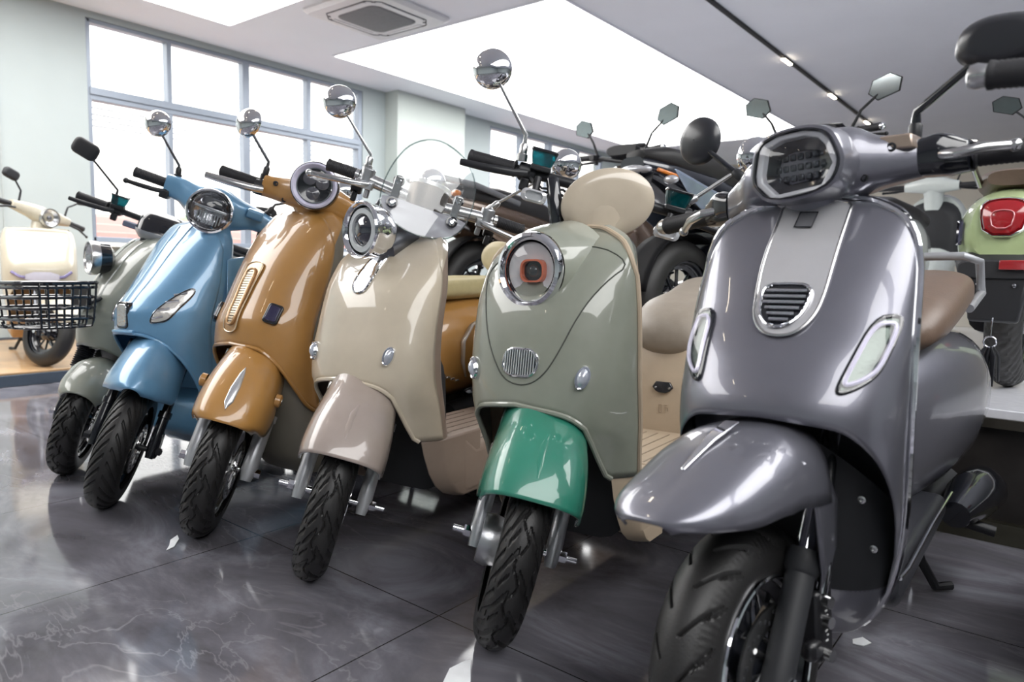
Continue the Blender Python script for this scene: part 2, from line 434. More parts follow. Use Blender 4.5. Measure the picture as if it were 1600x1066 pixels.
def headlamp(root, T, c, d, r, style, dep=.06, up=(0, 0, 1), body=None, bez=CHROME, sx=1.):
    F = frame(c, d, up)
    if style == 'green':
        o = MB(T).lathe([(r*.98, -dep), (r*1.06, -.012), (r*1.07, 0), (r*1.03, .010), (r*.93, .013), (r*.85, .006), (r*.80, -.006)], F, 56).build('headlamp', CHROME, root)
        MB(T).lathe([(r*.80, -.006), (r*.78, .0), (r*.76, -.004)], F, 56).build('seal_ring', GLOSSBLACK, o)
        MB(T).lathe([(r*.77, -.006), (r*.6, -.008), (r*.42, -.014), (.001, -.016)], F, 48).build('reflector_face', PEARL, o)
        G = F @ Matrix.Translation(V((.004, -.002, 0)))
        MB(T).loft([[(x, y, h) for x, y in rrect(r*a, r*b, r*.22)] for a, b, h in ((.80, .66, -.016), (.78, .64, .0), (.68, .54, .0), (.66, .52, -.014))], (False, False), T=G).build('daylight_ring', mat('orange_light_guide', (.62, .16, .08), rough=.25, coat=1), o)
        p = MB(T).plate(rrect(r*.66, r*.52, r*.18), -.016, -.010, G).build('projector', GLOSSBLACK, o)
        MB(T).ell((.0, 0, -.012), (r*.2, r*.2, .014), G).build('projector_lens', LENS, p)
        MB(T).lathe([(r*.78, .002), (r*.6, .010), (r*.35, .015), (.001, .017)], F, 48).build('lens', LENS, o)
    elif style == 'cream':
        o = MB(T).lathe([(.001, -dep-.012), (r*.5, -dep-.01), (r*.86, -dep*.8), (r*.97, -dep*.4), (r, -.004), (r*1.04, 0), (r*1.05, .008), (r*1.0, .013), (r*.93, .010), (r*.88, .002)], F, 56).build('headlamp', CHROME, root)
        MB(T).lathe([(r*.89, .003), (r*.84, -.006), (r*.8, -.006)], F, 56).build('seal_ring', GLOSSBLACK, o)
        MB(T).lathe([(r*.82, -.004), (r*.78, .003), (r*.60, .004), (r*.56, -.002)], F, 56).build('light_guide', mat('pale_light_guide', (.50, .53, .55), rough=.3, coat=1), o)
        MB(T).lathe([(r*.57, -.004), (r*.4, .006), (r*.2, .011), (.001, .0125)], F, 40).build('lens', mat('dark_projector_glass', (.02, .022, .035), rough=.03, coat=1, spec=1.), o)
    elif style == 'tan':
        o = MB(T).lathe([(r*.5, -dep), (r*.99, -.022), (r*1.0, 0), (r*.97, .008), (r*.94, .009)], F, 56).build('headlamp', GLOSSBLACK, root)
        MB(T).lathe([(r*.95, .006), (r*.93, .012), (r*.86, .014), (r*.76, .006), (r*.72, -.002)], F, 56).build('light_guide', DRL, o)
        MB(T).lathe([(r*.72, .002), (r*.715, .005), (r*.69, .005), (r*.68, -.002)], F, 56).build('inner_ring', CHROME, o)
        MB(T).lathe([(r*.69, -.004), (.001, -.012)], F, 40).build('lamp_face', GLOSSBLACK, o)
        for q in ((-.28, .24), (.27, .2), (.0, -.32)):
            MB(T).lathe([(r*.27, -.012), (r*.27, -.004), (r*.22, -.002), (.001, .008)], F @ Matrix.Translation(V((q[0]*r, q[1]*r, 0))), 24).build('projector_lens', mat('projector_glass', (.10, .10, .12), rough=.06, coat=1, spec=1), o)
        MB(T).lathe([(r*.69, .002), (r*.4, .006), (.001, .008)], F, 40).build('lens', LENS, o)
    elif style == 'blue':
        o = MB(T).lathe([(r*.75, -dep), (r*1.03, -.02), (r*1.06, 0), (r*1.02, .010), (r*.94, .012), (r*.9, .002)], F, 56).build('headlamp', CHROME, root)
        MB(T).lathe([(r*.92, .004), (r*.9, -.004), (r*.86, -.006)], F, 56).build('seal_ring', GLOSSBLACK, o)
        MB(T).lathe([(r*.89, -.004), (r*.72, -.02), (r*.45, -.034), (.001, -.038)], F, 44).build('reflector_bowl', mat('reflector_dim', (.42, .43, .46), metal=1, rough=.16, bump=.8, bscale=90), o)
        MB(T).box((0, r*.10, -.018), (r*1.5, r*.16, .02), F).build('lamp_bar', CHROME, o, bevel=.003)
        f2 = MB(T)
        for k in range(9): f2.box(((k-4)*r*.13, -r*.38, -.024), (r*.05, r*.5, .012), F)
        f2.build('reflector_ribs', CHROME, o)
        MB(T).box((0, r*.45, -.026), (r*1.0, r*.4, .012), F).build('upper_reflector', STEEL, o, bevel=.006)
        MB(T).lathe([(r*.90, .004), (r*.7, .013), (r*.4, .02), (.001, .023)], F, 48).build('lens', LENS, o)
    else:                                    # small round lamp with metal rim
        o = MB(T).lathe([(.001, -dep), (r*.6, -dep), (r*.9, -dep*.8), (r*.93, -.022)], F, 44).build('headlamp', body or GLOSSBLACK, root)
        MB(T).lathe([(r*.93, -.024), (r*1.02, -.022), (r*1.04, 0), (r*1.0, .008), (r*.92, .008), (r*.88, 0)], F, 44).build('lamp_rim', SATIN, o)
        MB(T).lathe([(r*.89, 0), (r*.6, -.014), (r*.3, -.022), (.001, -.024)], F, 40).build('reflector_bowl', REFL, o)
        MB(T).ell((0, 0, -.016), (r*.3, r*.3, .014), F).build('projector_lens', mat('projector_glass', (.10, .10, .12), rough=.06, coat=1, spec=1), o)
        MB(T).lathe([(r*.89, .002), (r*.5, .012), (.001, .016)], F, 40).build('lens', LENS, o)
    return o
def oval_signal(sh, root, x, z, w, h, parent):
    F = sh.fr(x, z, .001) @ Matrix.Rotation(rad(-12*sgn(x)), 4, 'Z')
    o = MB().lathe([(1, -.004), (1.02, .004), (.94, .009), (.82, .007), (.8, .0)], F @ Matrix.Diagonal((w, h, 1, 1)), 36).build('turn_signal', CHROME, parent)
    MB().lathe([(.82, .004), (.6, .012), (.3, .016), (.001, .017)], F @ Matrix.Diagonal((w, h, 1, 1)), 36).build('signal_lens', mat('signal_glass', (.50, .53, .60), rough=.08, coat=1, metal=.35), o)
    return o

# ---- rear half of a scooter: floor, under-seat body, seat, rear wheel
def rear(root, sh, S):
    fl = S.get('floor', (.28, .80, .19, .30)); y0, y1, fw, fz = fl
    # floorboard: rounded tray joining shield and under-seat body
    prof = S.get('skirt') or [(y0-.03, .30), (y0-.03, .20), (y0+.05, .165), (y1+.05, .165), (y1+.05, fz-.01), (y0+.08, fz-.01), (y0+.04, .34)]
    mb = MB(); k = fw
    mb.loft([[(x, y, z) for y, z in prof] for x in (-k, k)])
    fo = mb.build('floorboard', S['floor_m'], root, bevel=.022, seg=4)
    rb = MB()
    for j in range(S.get('ribs', 7)):
        x = -fw*.75+j*fw*1.5/(S.get('ribs', 7)-1)
        rb.box((x, (y0+y1)/2+.05, fz-.0098), (S.get('ribw', .004), (y1-y0)*.62, .0024))
    rb.build('foot_ridges', S['rib_m'], fo)
    # under-seat body
    b = S['body']; mb = MB()
    mb.loft([supring(0, zc, rx, rz, n, y, 36) for (y, zc, rx, rz, n) in b])
    bo = mb.build('rear_cowl', S['body_m'], root, sharp=60)
    if S.get('front_panel'):
        m, pts = S['front_panel']; mb = MB()
        mb.loft([[(sx*x, y, z) for sx in (1,) for (x, y, z) in row] for row in pts], closed=False).build('front_panel', m, root, solid=.012, sharp=60)
    # seat
    mb = MB(); mb.loft([supring(0, zc, rx, rz, n, y, 40, nb) for (y, zc, rx, rz, n, nb) in S['seat']])
    so = mb.build('seat', S['seat_m'], root, sharp=70)
    # rear wheel, swing arm, stand
    ry = S.get('ry', 1.27)
    wheel(root, 'rear_wheel', ry, .205, .045, .125, Matrix.Translation(V((0, 0, .012))), S.get('rim', STEEL), N=90)
    sw = MB().tube([(.085, .98, .2), (.085, 1.12, .21), (.085, ry, .21)], [.045, .05, .06], 14).build('swing_arm', MATTE, root)
    MB().cyl((.07, ry-.02, .2), (.11, ry-.02, .2), .075, .06, n=28).build('motor_cover', ALU if not S.get('dark') else GLOSSBLACK, sw)
    st = MB(); 
    for s in (-1, 1): st.tube([(s*.07, .93, .20), (s*.09, 1.0, .08), (s*.12, 1.03, .012), (s*.15, 1.06, .012)], .011, 8)
    st.tube([(-.09, 1.0, .08), (.09, 1.0, .08)], .011, 8)
    st.build('centre_stand', MATTE, root)
    if S.get('tail', True):
        MB().ell((0, S['body'][-1][0]+.01, S['body'][-1][1]), (.06, .03, .035)).build('tail_lamp', REDL, root)
    return fo, bo, so

# ------------------------------------------------------------------ the room
CEIL, WX = 2.95, -7.0
def floor_material():
    m = bpy.data.materials.new('polished_marble_tiles'); m.use_nodes = True; nt = m.node_tree; N = nt.nodes.new; Lk = nt.links.new
    b = nt.nodes['Principled BSDF']; tc = N('ShaderNodeTexCoord')
    n1 = N('ShaderNodeTexNoise'); n1.inputs['Scale'].default_value = 1.6; n1.inputs['Detail'].default_value = 9; n1.inputs['Roughness'].default_value = .62; n1.inputs['Distortion'].default_value = .9
    mp = N('ShaderNodeMapping'); mp.inputs['Scale'].default_value = (1.0, 2.2, 1); mp.inputs['Rotation'].default_value = (0, 0, .9)
    Lk(tc.outputs['Object'], mp.inputs[0]); Lk(mp.outputs[0], n1.inputs['Vector'])
    r1 = N('ShaderNodeValToRGB'); e = r1.color_ramp.elements
    e[0].position = .32; e[0].color = (.062, .059, .067, 1); e[1].position = .74; e[1].color = (.27, .27, .31, 1)
    k = r1.color_ramp.elements.new(.52); k.color = (.125, .121, .140, 1)
    Lk(n1.outputs['Fac'], r1.inputs[0])
    # pale veins
    n2 = N('ShaderNodeTexNoise'); n2.inputs['Scale'].default_value = 3.4; n2.inputs['Detail'].default_value = 4.5; n2.inputs['Roughness'].default_value = .52; n2.inputs['Distortion'].default_value = .8
    Lk(mp.outputs[0], n2.inputs['Vector'])
    a = N('ShaderNodeMath'); a.operation = 'SUBTRACT'; a.inputs[1].default_value = .5; Lk(n2.outputs['Fac'], a.inputs[0])
    ab = N('ShaderNodeMath'); ab.operation = 'ABSOLUTE'; Lk(a.outputs[0], ab.inputs[0])
    r2 = N('ShaderNodeValToRGB'); r2.color_ramp.elements[0].position = 0; r2.color_ramp.elements[0].color = (1, 1, 1, 1); r2.color_ramp.elements[1].position = .016; r2.color_ramp.elements[1].color = (0, 0, 0, 1)
    Lk(ab.outputs[0], r2.inputs[0])
    n3 = N('ShaderNodeTexNoise'); n3.inputs['Scale'].default_value = 1.1; Lk(tc.outputs['Object'], n3.inputs['Vector'])
    r3 = N('ShaderNodeValToRGB'); r3.color_ramp.elements[0].position = .45; r3.color_ramp.elements[1].position = .65; Lk(n3.outputs['Fac'], r3.inputs[0])
    vm = N('ShaderNodeMath'); vm.operation = 'MULTIPLY'; Lk(r2.outputs[0], vm.inputs[0]); Lk(r3.outputs[0], vm.inputs[1])
    v2 = N('ShaderNodeMath'); v2.operation = 'MULTIPLY'; v2.inputs[1].default_value = .3; Lk(vm.outputs[0], v2.inputs[0])
    mx = N('ShaderNodeMixRGB'); Lk(v2.outputs[0], mx.inputs[0]); Lk(r1.outputs[0], mx.inputs[1]); mx.inputs[2].default_value = (.44, .43, .46, 1)
    # joints between 0.72 m tiles
    br = N('ShaderNodeTexBrick'); br.offset = 0; br.squash = 1; br.inputs['Scale'].default_value = 1
    br.inputs['Brick Width'].default_value = .72; br.inputs['Row Height'].default_value = .72; br.inputs['Mortar Size'].default_value = .0016; br.inputs['Mortar Smooth'].default_value = .1
    mo = N('ShaderNodeMapping'); mo.inputs['Location'].default_value = (.34, .34, 0); Lk(tc.outputs['Object'], mo.inputs[0]); Lk(mo.outputs[0], br.inputs['Vector'])
    m2 = N('ShaderNodeMixRGB'); Lk(br.outputs['Fac'], m2.inputs[0]); Lk(mx.outputs[0], m2.inputs[1]); m2.inputs[2].default_value = (.022, .02, .02, 1)
    Lk(m2.outputs[0], b.inputs['Base Color'])
    b.inputs['Roughness'].default_value = .07; b.inputs['Specular IOR Level'].default_value = .75
    rr = N('ShaderNodeMapRange'); rr.inputs['To Min'].default_value = .045; rr.inputs['To Max'].default_value = .11; Lk(n1.outputs['Fac'], rr.inputs[0]); Lk(rr.outputs[0], b.inputs['Roughness'])
    bp = N('ShaderNodeBump'); bp.inputs['Strength'].default_value = .03; bp.inputs['Distance'].default_value = .004; Lk(n1.outputs['Fac'], bp.inputs['Height']); Lk(bp.outputs[0], b.inputs['Normal'])
    return m
WALLM = mat('wall_paint', (.40, .45, .455), rough=.7, var=.02, nscale=3)
BEIGE = mat('beige_wall', (.62, .58, .50), rough=.7, var=.02, nscale=3)
CEILM = mat('ceiling_paint', (.86, .88, .94), rough=.8, var=.015, nscale=2)
FRAMEM = mat('window_aluminium', (.27, .31, .37), rough=.4, metal=.25, var=.02)
PANE = glassy('window_glass', tint=(.97, .985, .99), gloss=.03)
def struct(name, mb, m, parent=None, bevel=0.):
    o = mb.build(name, m, parent, bevel=bevel)
    if not parent: o['kind'] = 'structure'
    return o
def bx(mb, x0, x1, y0, y1, z0, z1): return mb.box(((x0+x1)/2, (y0+y1)/2, (z0+z1)/2), (x1-x0, y1-y0, z1-z0))
YF, YB, XR = -5.5, 14.0, 7.0
struct('floor', bx(MB(), WX-.2, XR+.2, YF-.2, YB+.2, -.12, 0), floor_material())
struct('ceiling', bx(MB(), WX-.2, XR+.2, YF-.2, YB+.2, CEIL, CEIL+.15), CEILM)
w = MB(); SILL, HEAD = .93, 2.89
bx(w, WX-.2, WX, YF-.2, 2.70, 0, CEIL); bx(w, WX-.2, WX, 2.70, 5.80, 0, SILL); bx(w, WX-.2, WX, 2.70, 5.80, HEAD, CEIL)
bx(w, WX-.2, WX, 5.80, 8.20, 0, CEIL); bx(w, WX-.2, WX, 8.20, 11.4, 0, SILL); bx(w, WX-.2, WX, 8.20, 11.4, HEAD, CEIL)
bx(w, WX-.2, WX, 11.4, YB+.2, 0, CEIL)
struct('wall_left', w, WALLM)
struct('trim_1', bx(MB(), WX, WX+.23, 6.16, 7.40, 0, CEIL), mat('column_paint', (.53, .58, .55), rough=.7, var=.02, nscale=3), bevel=.004)
struct('trim_2', bx(bx(MB(), WX, WX+.012, 2.02, 2.03, 0, CEIL), WX, WX+.012, .8, .81, 0, CEIL), mat('panel_joint', (.40, .44, .44), rough=.7))
struct('trim_3', bx(bx(MB(), WX-.02, WX+.10, 2.66, 5.84, SILL-.04, SILL), WX-.02, WX+.10, 8.16, 11.44, SILL-.04, SILL), mat('white_sill', (.78, .80, .80), rough=.4))
struct('baseboard_left', bx(bx(bx(MB(), WX, WX+.015, YF, 6.16, 0, .1), WX, WX+.015, 7.40, YB, 0, .1), WX+.23, WX+.245, 6.15, 7.41, 0, .1), mat('dark_skirting', (.10, .105, .12), rough=.4))
struct('wall_right', bx(MB(), XR, XR+.2, YF-.2, YB+.2, 0, CEIL), WALLM)
struct('wall_back', bx(MB(), WX, XR, YB, YB+.2, 0, CEIL), BEIGE)
struct('wall_front', bx(MB(), WX, XR, YF-.2, YF, 0, CEIL), WALLM)
def window(name, T, spans, z0, z1, tz):
    """T maps (u along wall, v depth, z); mullions between spans; transom band tz"""
    root = bpy.data.objects.new(name, None); COL.objects.link(root); root['kind'] = 'structure'
    fr = MB(T); a, b = spans[0][0], spans[-1][1]
    bx(fr, a-.03, b+.03, -.05, .05, z0, z0+.05); bx(fr, a-.03, b+.03, -.05, .05, z1-.035, z1)
    bx(fr, a-.04, a, -.05, .05, z0, z1); bx(fr, b, b+.06, -.05, .05, z0, z1)
    mul = [bx(MB(T), q, r, -.048, .048, z0+.04, z1-.03) for (p, q), (r, s_) in zip(spans, spans[1:])]
    if tz:
        tr = bx(MB(T), a-.02, b+.02, -.052, .052, tz[0], tz[1]); t2 = bx(MB(T), a-.02, b+.02, -.068, -.052, tz[0]+.045, tz[1])
    fo = fr.build('window_frame', FRAMEM, root, bevel=.006)
    for q in mul: q.build('mullion', FRAMEM, fo, bevel=.004)
    if tz: t2.build('drip_rail', FRAMEM, tr.build('transom', FRAMEM, fo, bevel=.004), bevel=.003)
    for (p, q) in spans:
        for zz in (((z0+.05, tz[0]), (tz[1], z1-.035)) if tz else ((z0+.05, z1-.035),)):
            bx(MB(T), p, q, -.004, .004, zz[0], zz[1]).build('pane', PANE, root)
    return root
TW = Matrix(((0, -1, 0, WX-.06), (1, 0, 0, 0), (0, 0, 1, 0), (0, 0, 0, 1)))
window('window_1', TW, [(2.74, 3.42), (3.465, 4.215), (4.29, 5.01), (5.06, 5.74)], SILL, HEAD, (2.19, 2.30))
window('window_2', TW, [(8.24, 8.97), (9.06, 9.72), (9.82, 10.55), (10.65, 11.35)], SILL, HEAD, (1.78, 1.86))

# luminous ceiling panels, air conditioner, track light, downlight
PANELM = mat('luminous_membrane', (1, .995, .985), emit=4.2, var=0)
def ceiling_panel(label, x0, x1, y0, y1):
    r = thing('ceiling_light_panel', label, 'ceiling light', ((x0+x1)/2, (y0+y1)/2, CEIL), group='luminous ceiling panels')
    T = Matrix.Translation(-V(r.location))
    bx(MB(T), x0, x1, y0, y1, CEIL-.012, CEIL-.002).build('diffuser', PANELM, r)
    fr = MB(T)
    for a in ((x0-.02, x1+.02, y0-.02, y0), (x0-.02, x1+.02, y1, y1+.02), (x0-.02, x0, y0, y1), (x1, x1+.02, y0, y1)): bx(fr, *a, CEIL-.014, CEIL-.001)
    fr.build('frame', CEILM, r)
ceiling_panel('large glowing white ceiling panel above the middle of the showroom', -6.25, -3.41, 4.80, 11.35)
ceiling_panel('glowing white ceiling panel cut off by the top edge, left of the air conditioner', -6.28, -3.41, -2.6, 3.65)
WHITEP = mat('white_plastic', (.70, .71, .74), rough=.4, var=.02)
def air_conditioner():
    r = thing('air_conditioner', 'square white ceiling cassette air conditioner with grey grille', 'air conditioner', (-4.93, 4.24, CEIL))
    T = Matrix.Diagonal((1, 1, -1, 1))
    MB(T).loft([[(x*k, y*k, h) for x, y in rrect(.92, .92, .06)] for k, h in ((1, 0), (1, .02), (.93, .045), (.80, .05))]).build('panel', WHITEP, r, sharp=25)
    MB(T).loft([[(x*k, y*k, h) for x, y in rrect(.50, .50, .08)] for k, h in ((1.04, .048), (1.0, .056), (.95, .058))]).build('intake_grille', mat('grey_grille', (.16, .165, .18), rough=.6, bump=.6, bscale=160), r)
    for k in range(4):
        M = T @ Matrix.Rotation(k*PI/2, 4, 'Z')
        s = MB(M); s.tube([(-.20, .345, .048), (-.24, .33, .049)], .006, 6); s.tube([(-.29, .27, .048), (-.285, .31, .05), (-.25, .345, .05), (.25, .345, .05), (.285, .31, .05), (.29, .27, .048)], .0055, 8)
        s.build('air_slot', mat('slot_dark', (.03, .033, .045), rough=.6), r)
        MB(M).plate([(x, y+.315) for x, y in rrect(.44, .035, .015)], .046, .056).build('louvre', WHITEP, r, bevel=.003)
    MB(T).ell((-.38, .40, .03), (.018, .018, .008)).build('sensor', mat('slot_dark', (.03, .033, .045), rough=.6), r)
air_conditioner()
ceiling_panel('glowing white ceiling panel overhead right of the aisle, outside the picture of the showroom aisle', .6, 3.4, -2.6, 3.65)
def track_light():
    r = thing('track_light', 'thin black ceiling track with small glowing lamp modules', 'track light', (-2.46, 8.3, CEIL))
    bx(MB(), -.018, .018, -12.0, 3.0, -.022, 0).build('track', MATTE, r)
    LM = mat('warm_led', (1, .86, .66), emit=14, var=0)
    for y in (-.85, .85, 2.65, -4.6, -6.2, -7.8, -9.4, -11.0):
        h = bx(MB(), -.018, .018, y-.13, y+.13, -.030, -.02).build('lamp_module', MATTE, r)
        bx(MB(), -.017, .017, y-.12, y+.12, -.038, -.03).build('led_strip', LM, h)
track_light()
def downlight(i, label, x, y):
    r = thing('downlight', label, 'downlight', (x, y, CEIL), group='round recessed downlights')
    MB().lathe([(.085, 0), (.085, -.008), (.06, -.010), (.058, -.002)], n=28).build('ring', WHITEP, r)
    MB().lathe([(.058, -.004), (.001, -.004)], n=28).build('lamp_disc', mat('warm_disc', (1, .93, .82), emit=9, var=0), r)
downlight(0, 'small round downlight in the ceiling above the right end of the grey handlebar', -1.45, 13.3)

# outside the left windows
BRICK = bpy.data.materials.new('pale_red_brick'); BRICK.use_nodes = True
def brick_nodes():
    nt = BRICK.node_tree; b = nt.nodes['Principled BSDF']; t = nt.nodes.new('ShaderNodeTexBrick'); tc = nt.nodes.new('ShaderNodeTexCoord'); mp = nt.nodes.new('ShaderNodeMapping')
    mp.inputs['Rotation'].default_value = (PI/2, 0, PI/2); nt.links.new(tc.outputs['Object'], mp.inputs[0]); nt.links.new(mp.outputs[0], t.inputs['Vector'])
    t.inputs['Scale'].default_value = 4.5; t.inputs['Color1'].default_value = (.62, .33, .30, 1); t.inputs['Color2'].default_value = (.68, .42, .39, 1); t.inputs['Mortar'].default_value = (.80, .66, .62, 1)
    nt.links.new(t.outputs[0], b.inputs['Base Color']); b.inputs['Roughness'].default_value = .9
brick_nodes()
tag(bx(MB(), -11.4, -11.1, 1.5, 22, -1.2, 1.42).build('brick_wall', BRICK), 'low pale red brick wall outside the left window', 'wall')
tag(bx(MB(), -40, -7.3, -12, 40, -1.4, -1.2).build('yard', mat('concrete_yard', (.55, .55, .53), rough=.9)), kind='structure')
def hedge():
    mb = MB(); R = random.Random(3)
    for k in range(420):
        y = R.uniform(6.2, 9.6); mb.ell((-12.4+R.uniform(-.2, .2), y, R.uniform(-1.15, 1.6)), (.14+R.random()*.12,)*3, n=6, m=4)
    return tag(mb.build('hedge', mat('hedge_leaves', (.36, .46, .33), rough=.8, var=.3, nscale=14)), 'soft green hedge showing above the brick wall outside', 'hedge')
hedge()
for i, (z, lb) in enumerate(((3.62, 'topmost of the thin power lines outside the window'), (3.50, 'second power line from the top outside the window'), (3.40, 'third power line from the top outside the window'), (3.29, 'lowest of the thin power lines outside the window'))):
    mb = MB(); mb.tube([(-14.5, y, z-.10*sin((y-1)/14*PI)+.004*y) for y in range(0, 26)], .016, 6)
    tag(mb.build('power_line', mat('cable_grey', (.16, .17, .20), rough=.8)), lb, 'power line', 'power lines outside the window')

# display platforms
def left_platform():
    r = thing('display_platform', 'low wood-topped display platform with dark blue-grey edge under the ivory scooter', 'platform', (-5.9, .4, 0))
    bx(MB(), -1.05, .95, -3.4, 2.6, 0, .07).build('edge_band', mat('slate_edge', (.055, .075, .105), rough=.35), r, bevel=.004)
    wd = mat('oak_top', (.52, .33, .17), rough=.35, coat=.4, var=.18, nscale=5)
    bx(MB(), -1.04, .94, -3.39, 2.59, .07, .085).build('wood_top', wd, r, bevel=.003)
left_platform()
def right_platform():
    r = thing('display_platform', 'tall display platform with white top and dark brown front behind the grey scooter', 'platform', (0, 2.52, 0))
    bx(MB(), -2.75, 5.5, .02, 4.2, 0, .375).build('front_panel', mat('dark_bronze_panel', (.045, .040, .038), rough=.38, metal=.45, var=.25, nscale=9), r)
    bx(MB(), -2.75, 5.5, 0, 4.2, .372, .40).build('white_top', mat('white_gloss_top', (.72, .73, .78), rough=.12, coat=.5), r, bevel=.003)
    bx(MB(), -2.75, 5.5, -.012, .03, .345, .374).build('top_trim', mat('bronze_trim', (.10, .09, .075), rough=.25, metal=.8), r)
    bx(MB(), -2.75, 5.5, -.015, .03, 0, .062).build('kick_plate', mat('bronze_kick', (.12, .115, .085), rough=.22, metal=.85), r)
right_platform()
PAPER = mat('white_paper', (.80, .82, .84), rough=.7)
def scrap(pts, z, label):
    mb = MB(); n = len(pts); c = V((sum(p[0] for p in pts)/n, sum(p[1] for p in pts)/n))
    mb.loft([[(p[0], p[1], z) for p in pts], [(p[0], p[1], z+.0012+.0012*(k % 2)) for k, p in enumerate(pts)]])
    tag(mb.build('paper_scrap', PAPER), label, 'paper scrap')
scrap([(-.862, .90), (-.893, .959), (-.891, .993), (-.884, 1.012), (-.861, .984), (-.835, .955), (-.818, .935)], .001, 'torn white paper scrap on the floor before the scooter with emerald green fender')
scrap([(-1.862, .874), (-1.885, .893), (-1.924, .915), (-1.942, .944), (-1.915, .935), (-1.87, .90)], .001, 'small white paper scrap on the floor beside the tan scooter front tyre')
scrap([(-.31, 1.59), (-.29, 1.595), (-.28, 1.62), (-.30, 1.632), (-.315, 1.61)], .001, 'tiny paper scrap on the floor right of the grey scooter front wheel')

# ------------------------------------------------------------------ the front row of scooters
def yzring(x, yc, zc, ry, rz, n, k=28):
    out = []
    for i in range(k):
        t = 2*PI*i/k
        out.append((x, yc+ry*sgn(cos(t))*abs(cos(t))**(2/n), zc+rz*sgn(sin(t))*abs(sin(t))**(2/n)))
    return out
def headset(root, T, st, m, neck=None, name='handlebar_cowl'):
    """st rows (x, y, z, ry, rz, n) from right (-x) to left"""
    tab = st; x0, x1 = st[0][0], st[-1][0]; rings = []
    for i in range(41):
        x = x0+(x1-x0)*i/40; y, z, ry, rz, n = interp(tab, x); rings.append(yzring(x, y, z, ry, rz, n))
    o = MB(T).loft(rings).build(name, m, root, sharp=55)
    if neck:
        mb = MB(T); mb.loft([[(rx*cos(2*PI*k/28), y+ry*sin(2*PI*k/28), z) for k in range(28)] for (z, y, rx, ry) in neck])
        mb.build('neck', m, o, sharp=60)
    return o
def screws(root, T, pts, d, m=BLACK, r=.007):
    for p in pts: MB(T).lathe([(r, -.002), (r, .002), (r*.6, .0025), (r*.55, -.001), (.001, -.001)], frame(p, d), 16).build('screw', m, root)
def well(root, y, z, w, h, m):
    pass

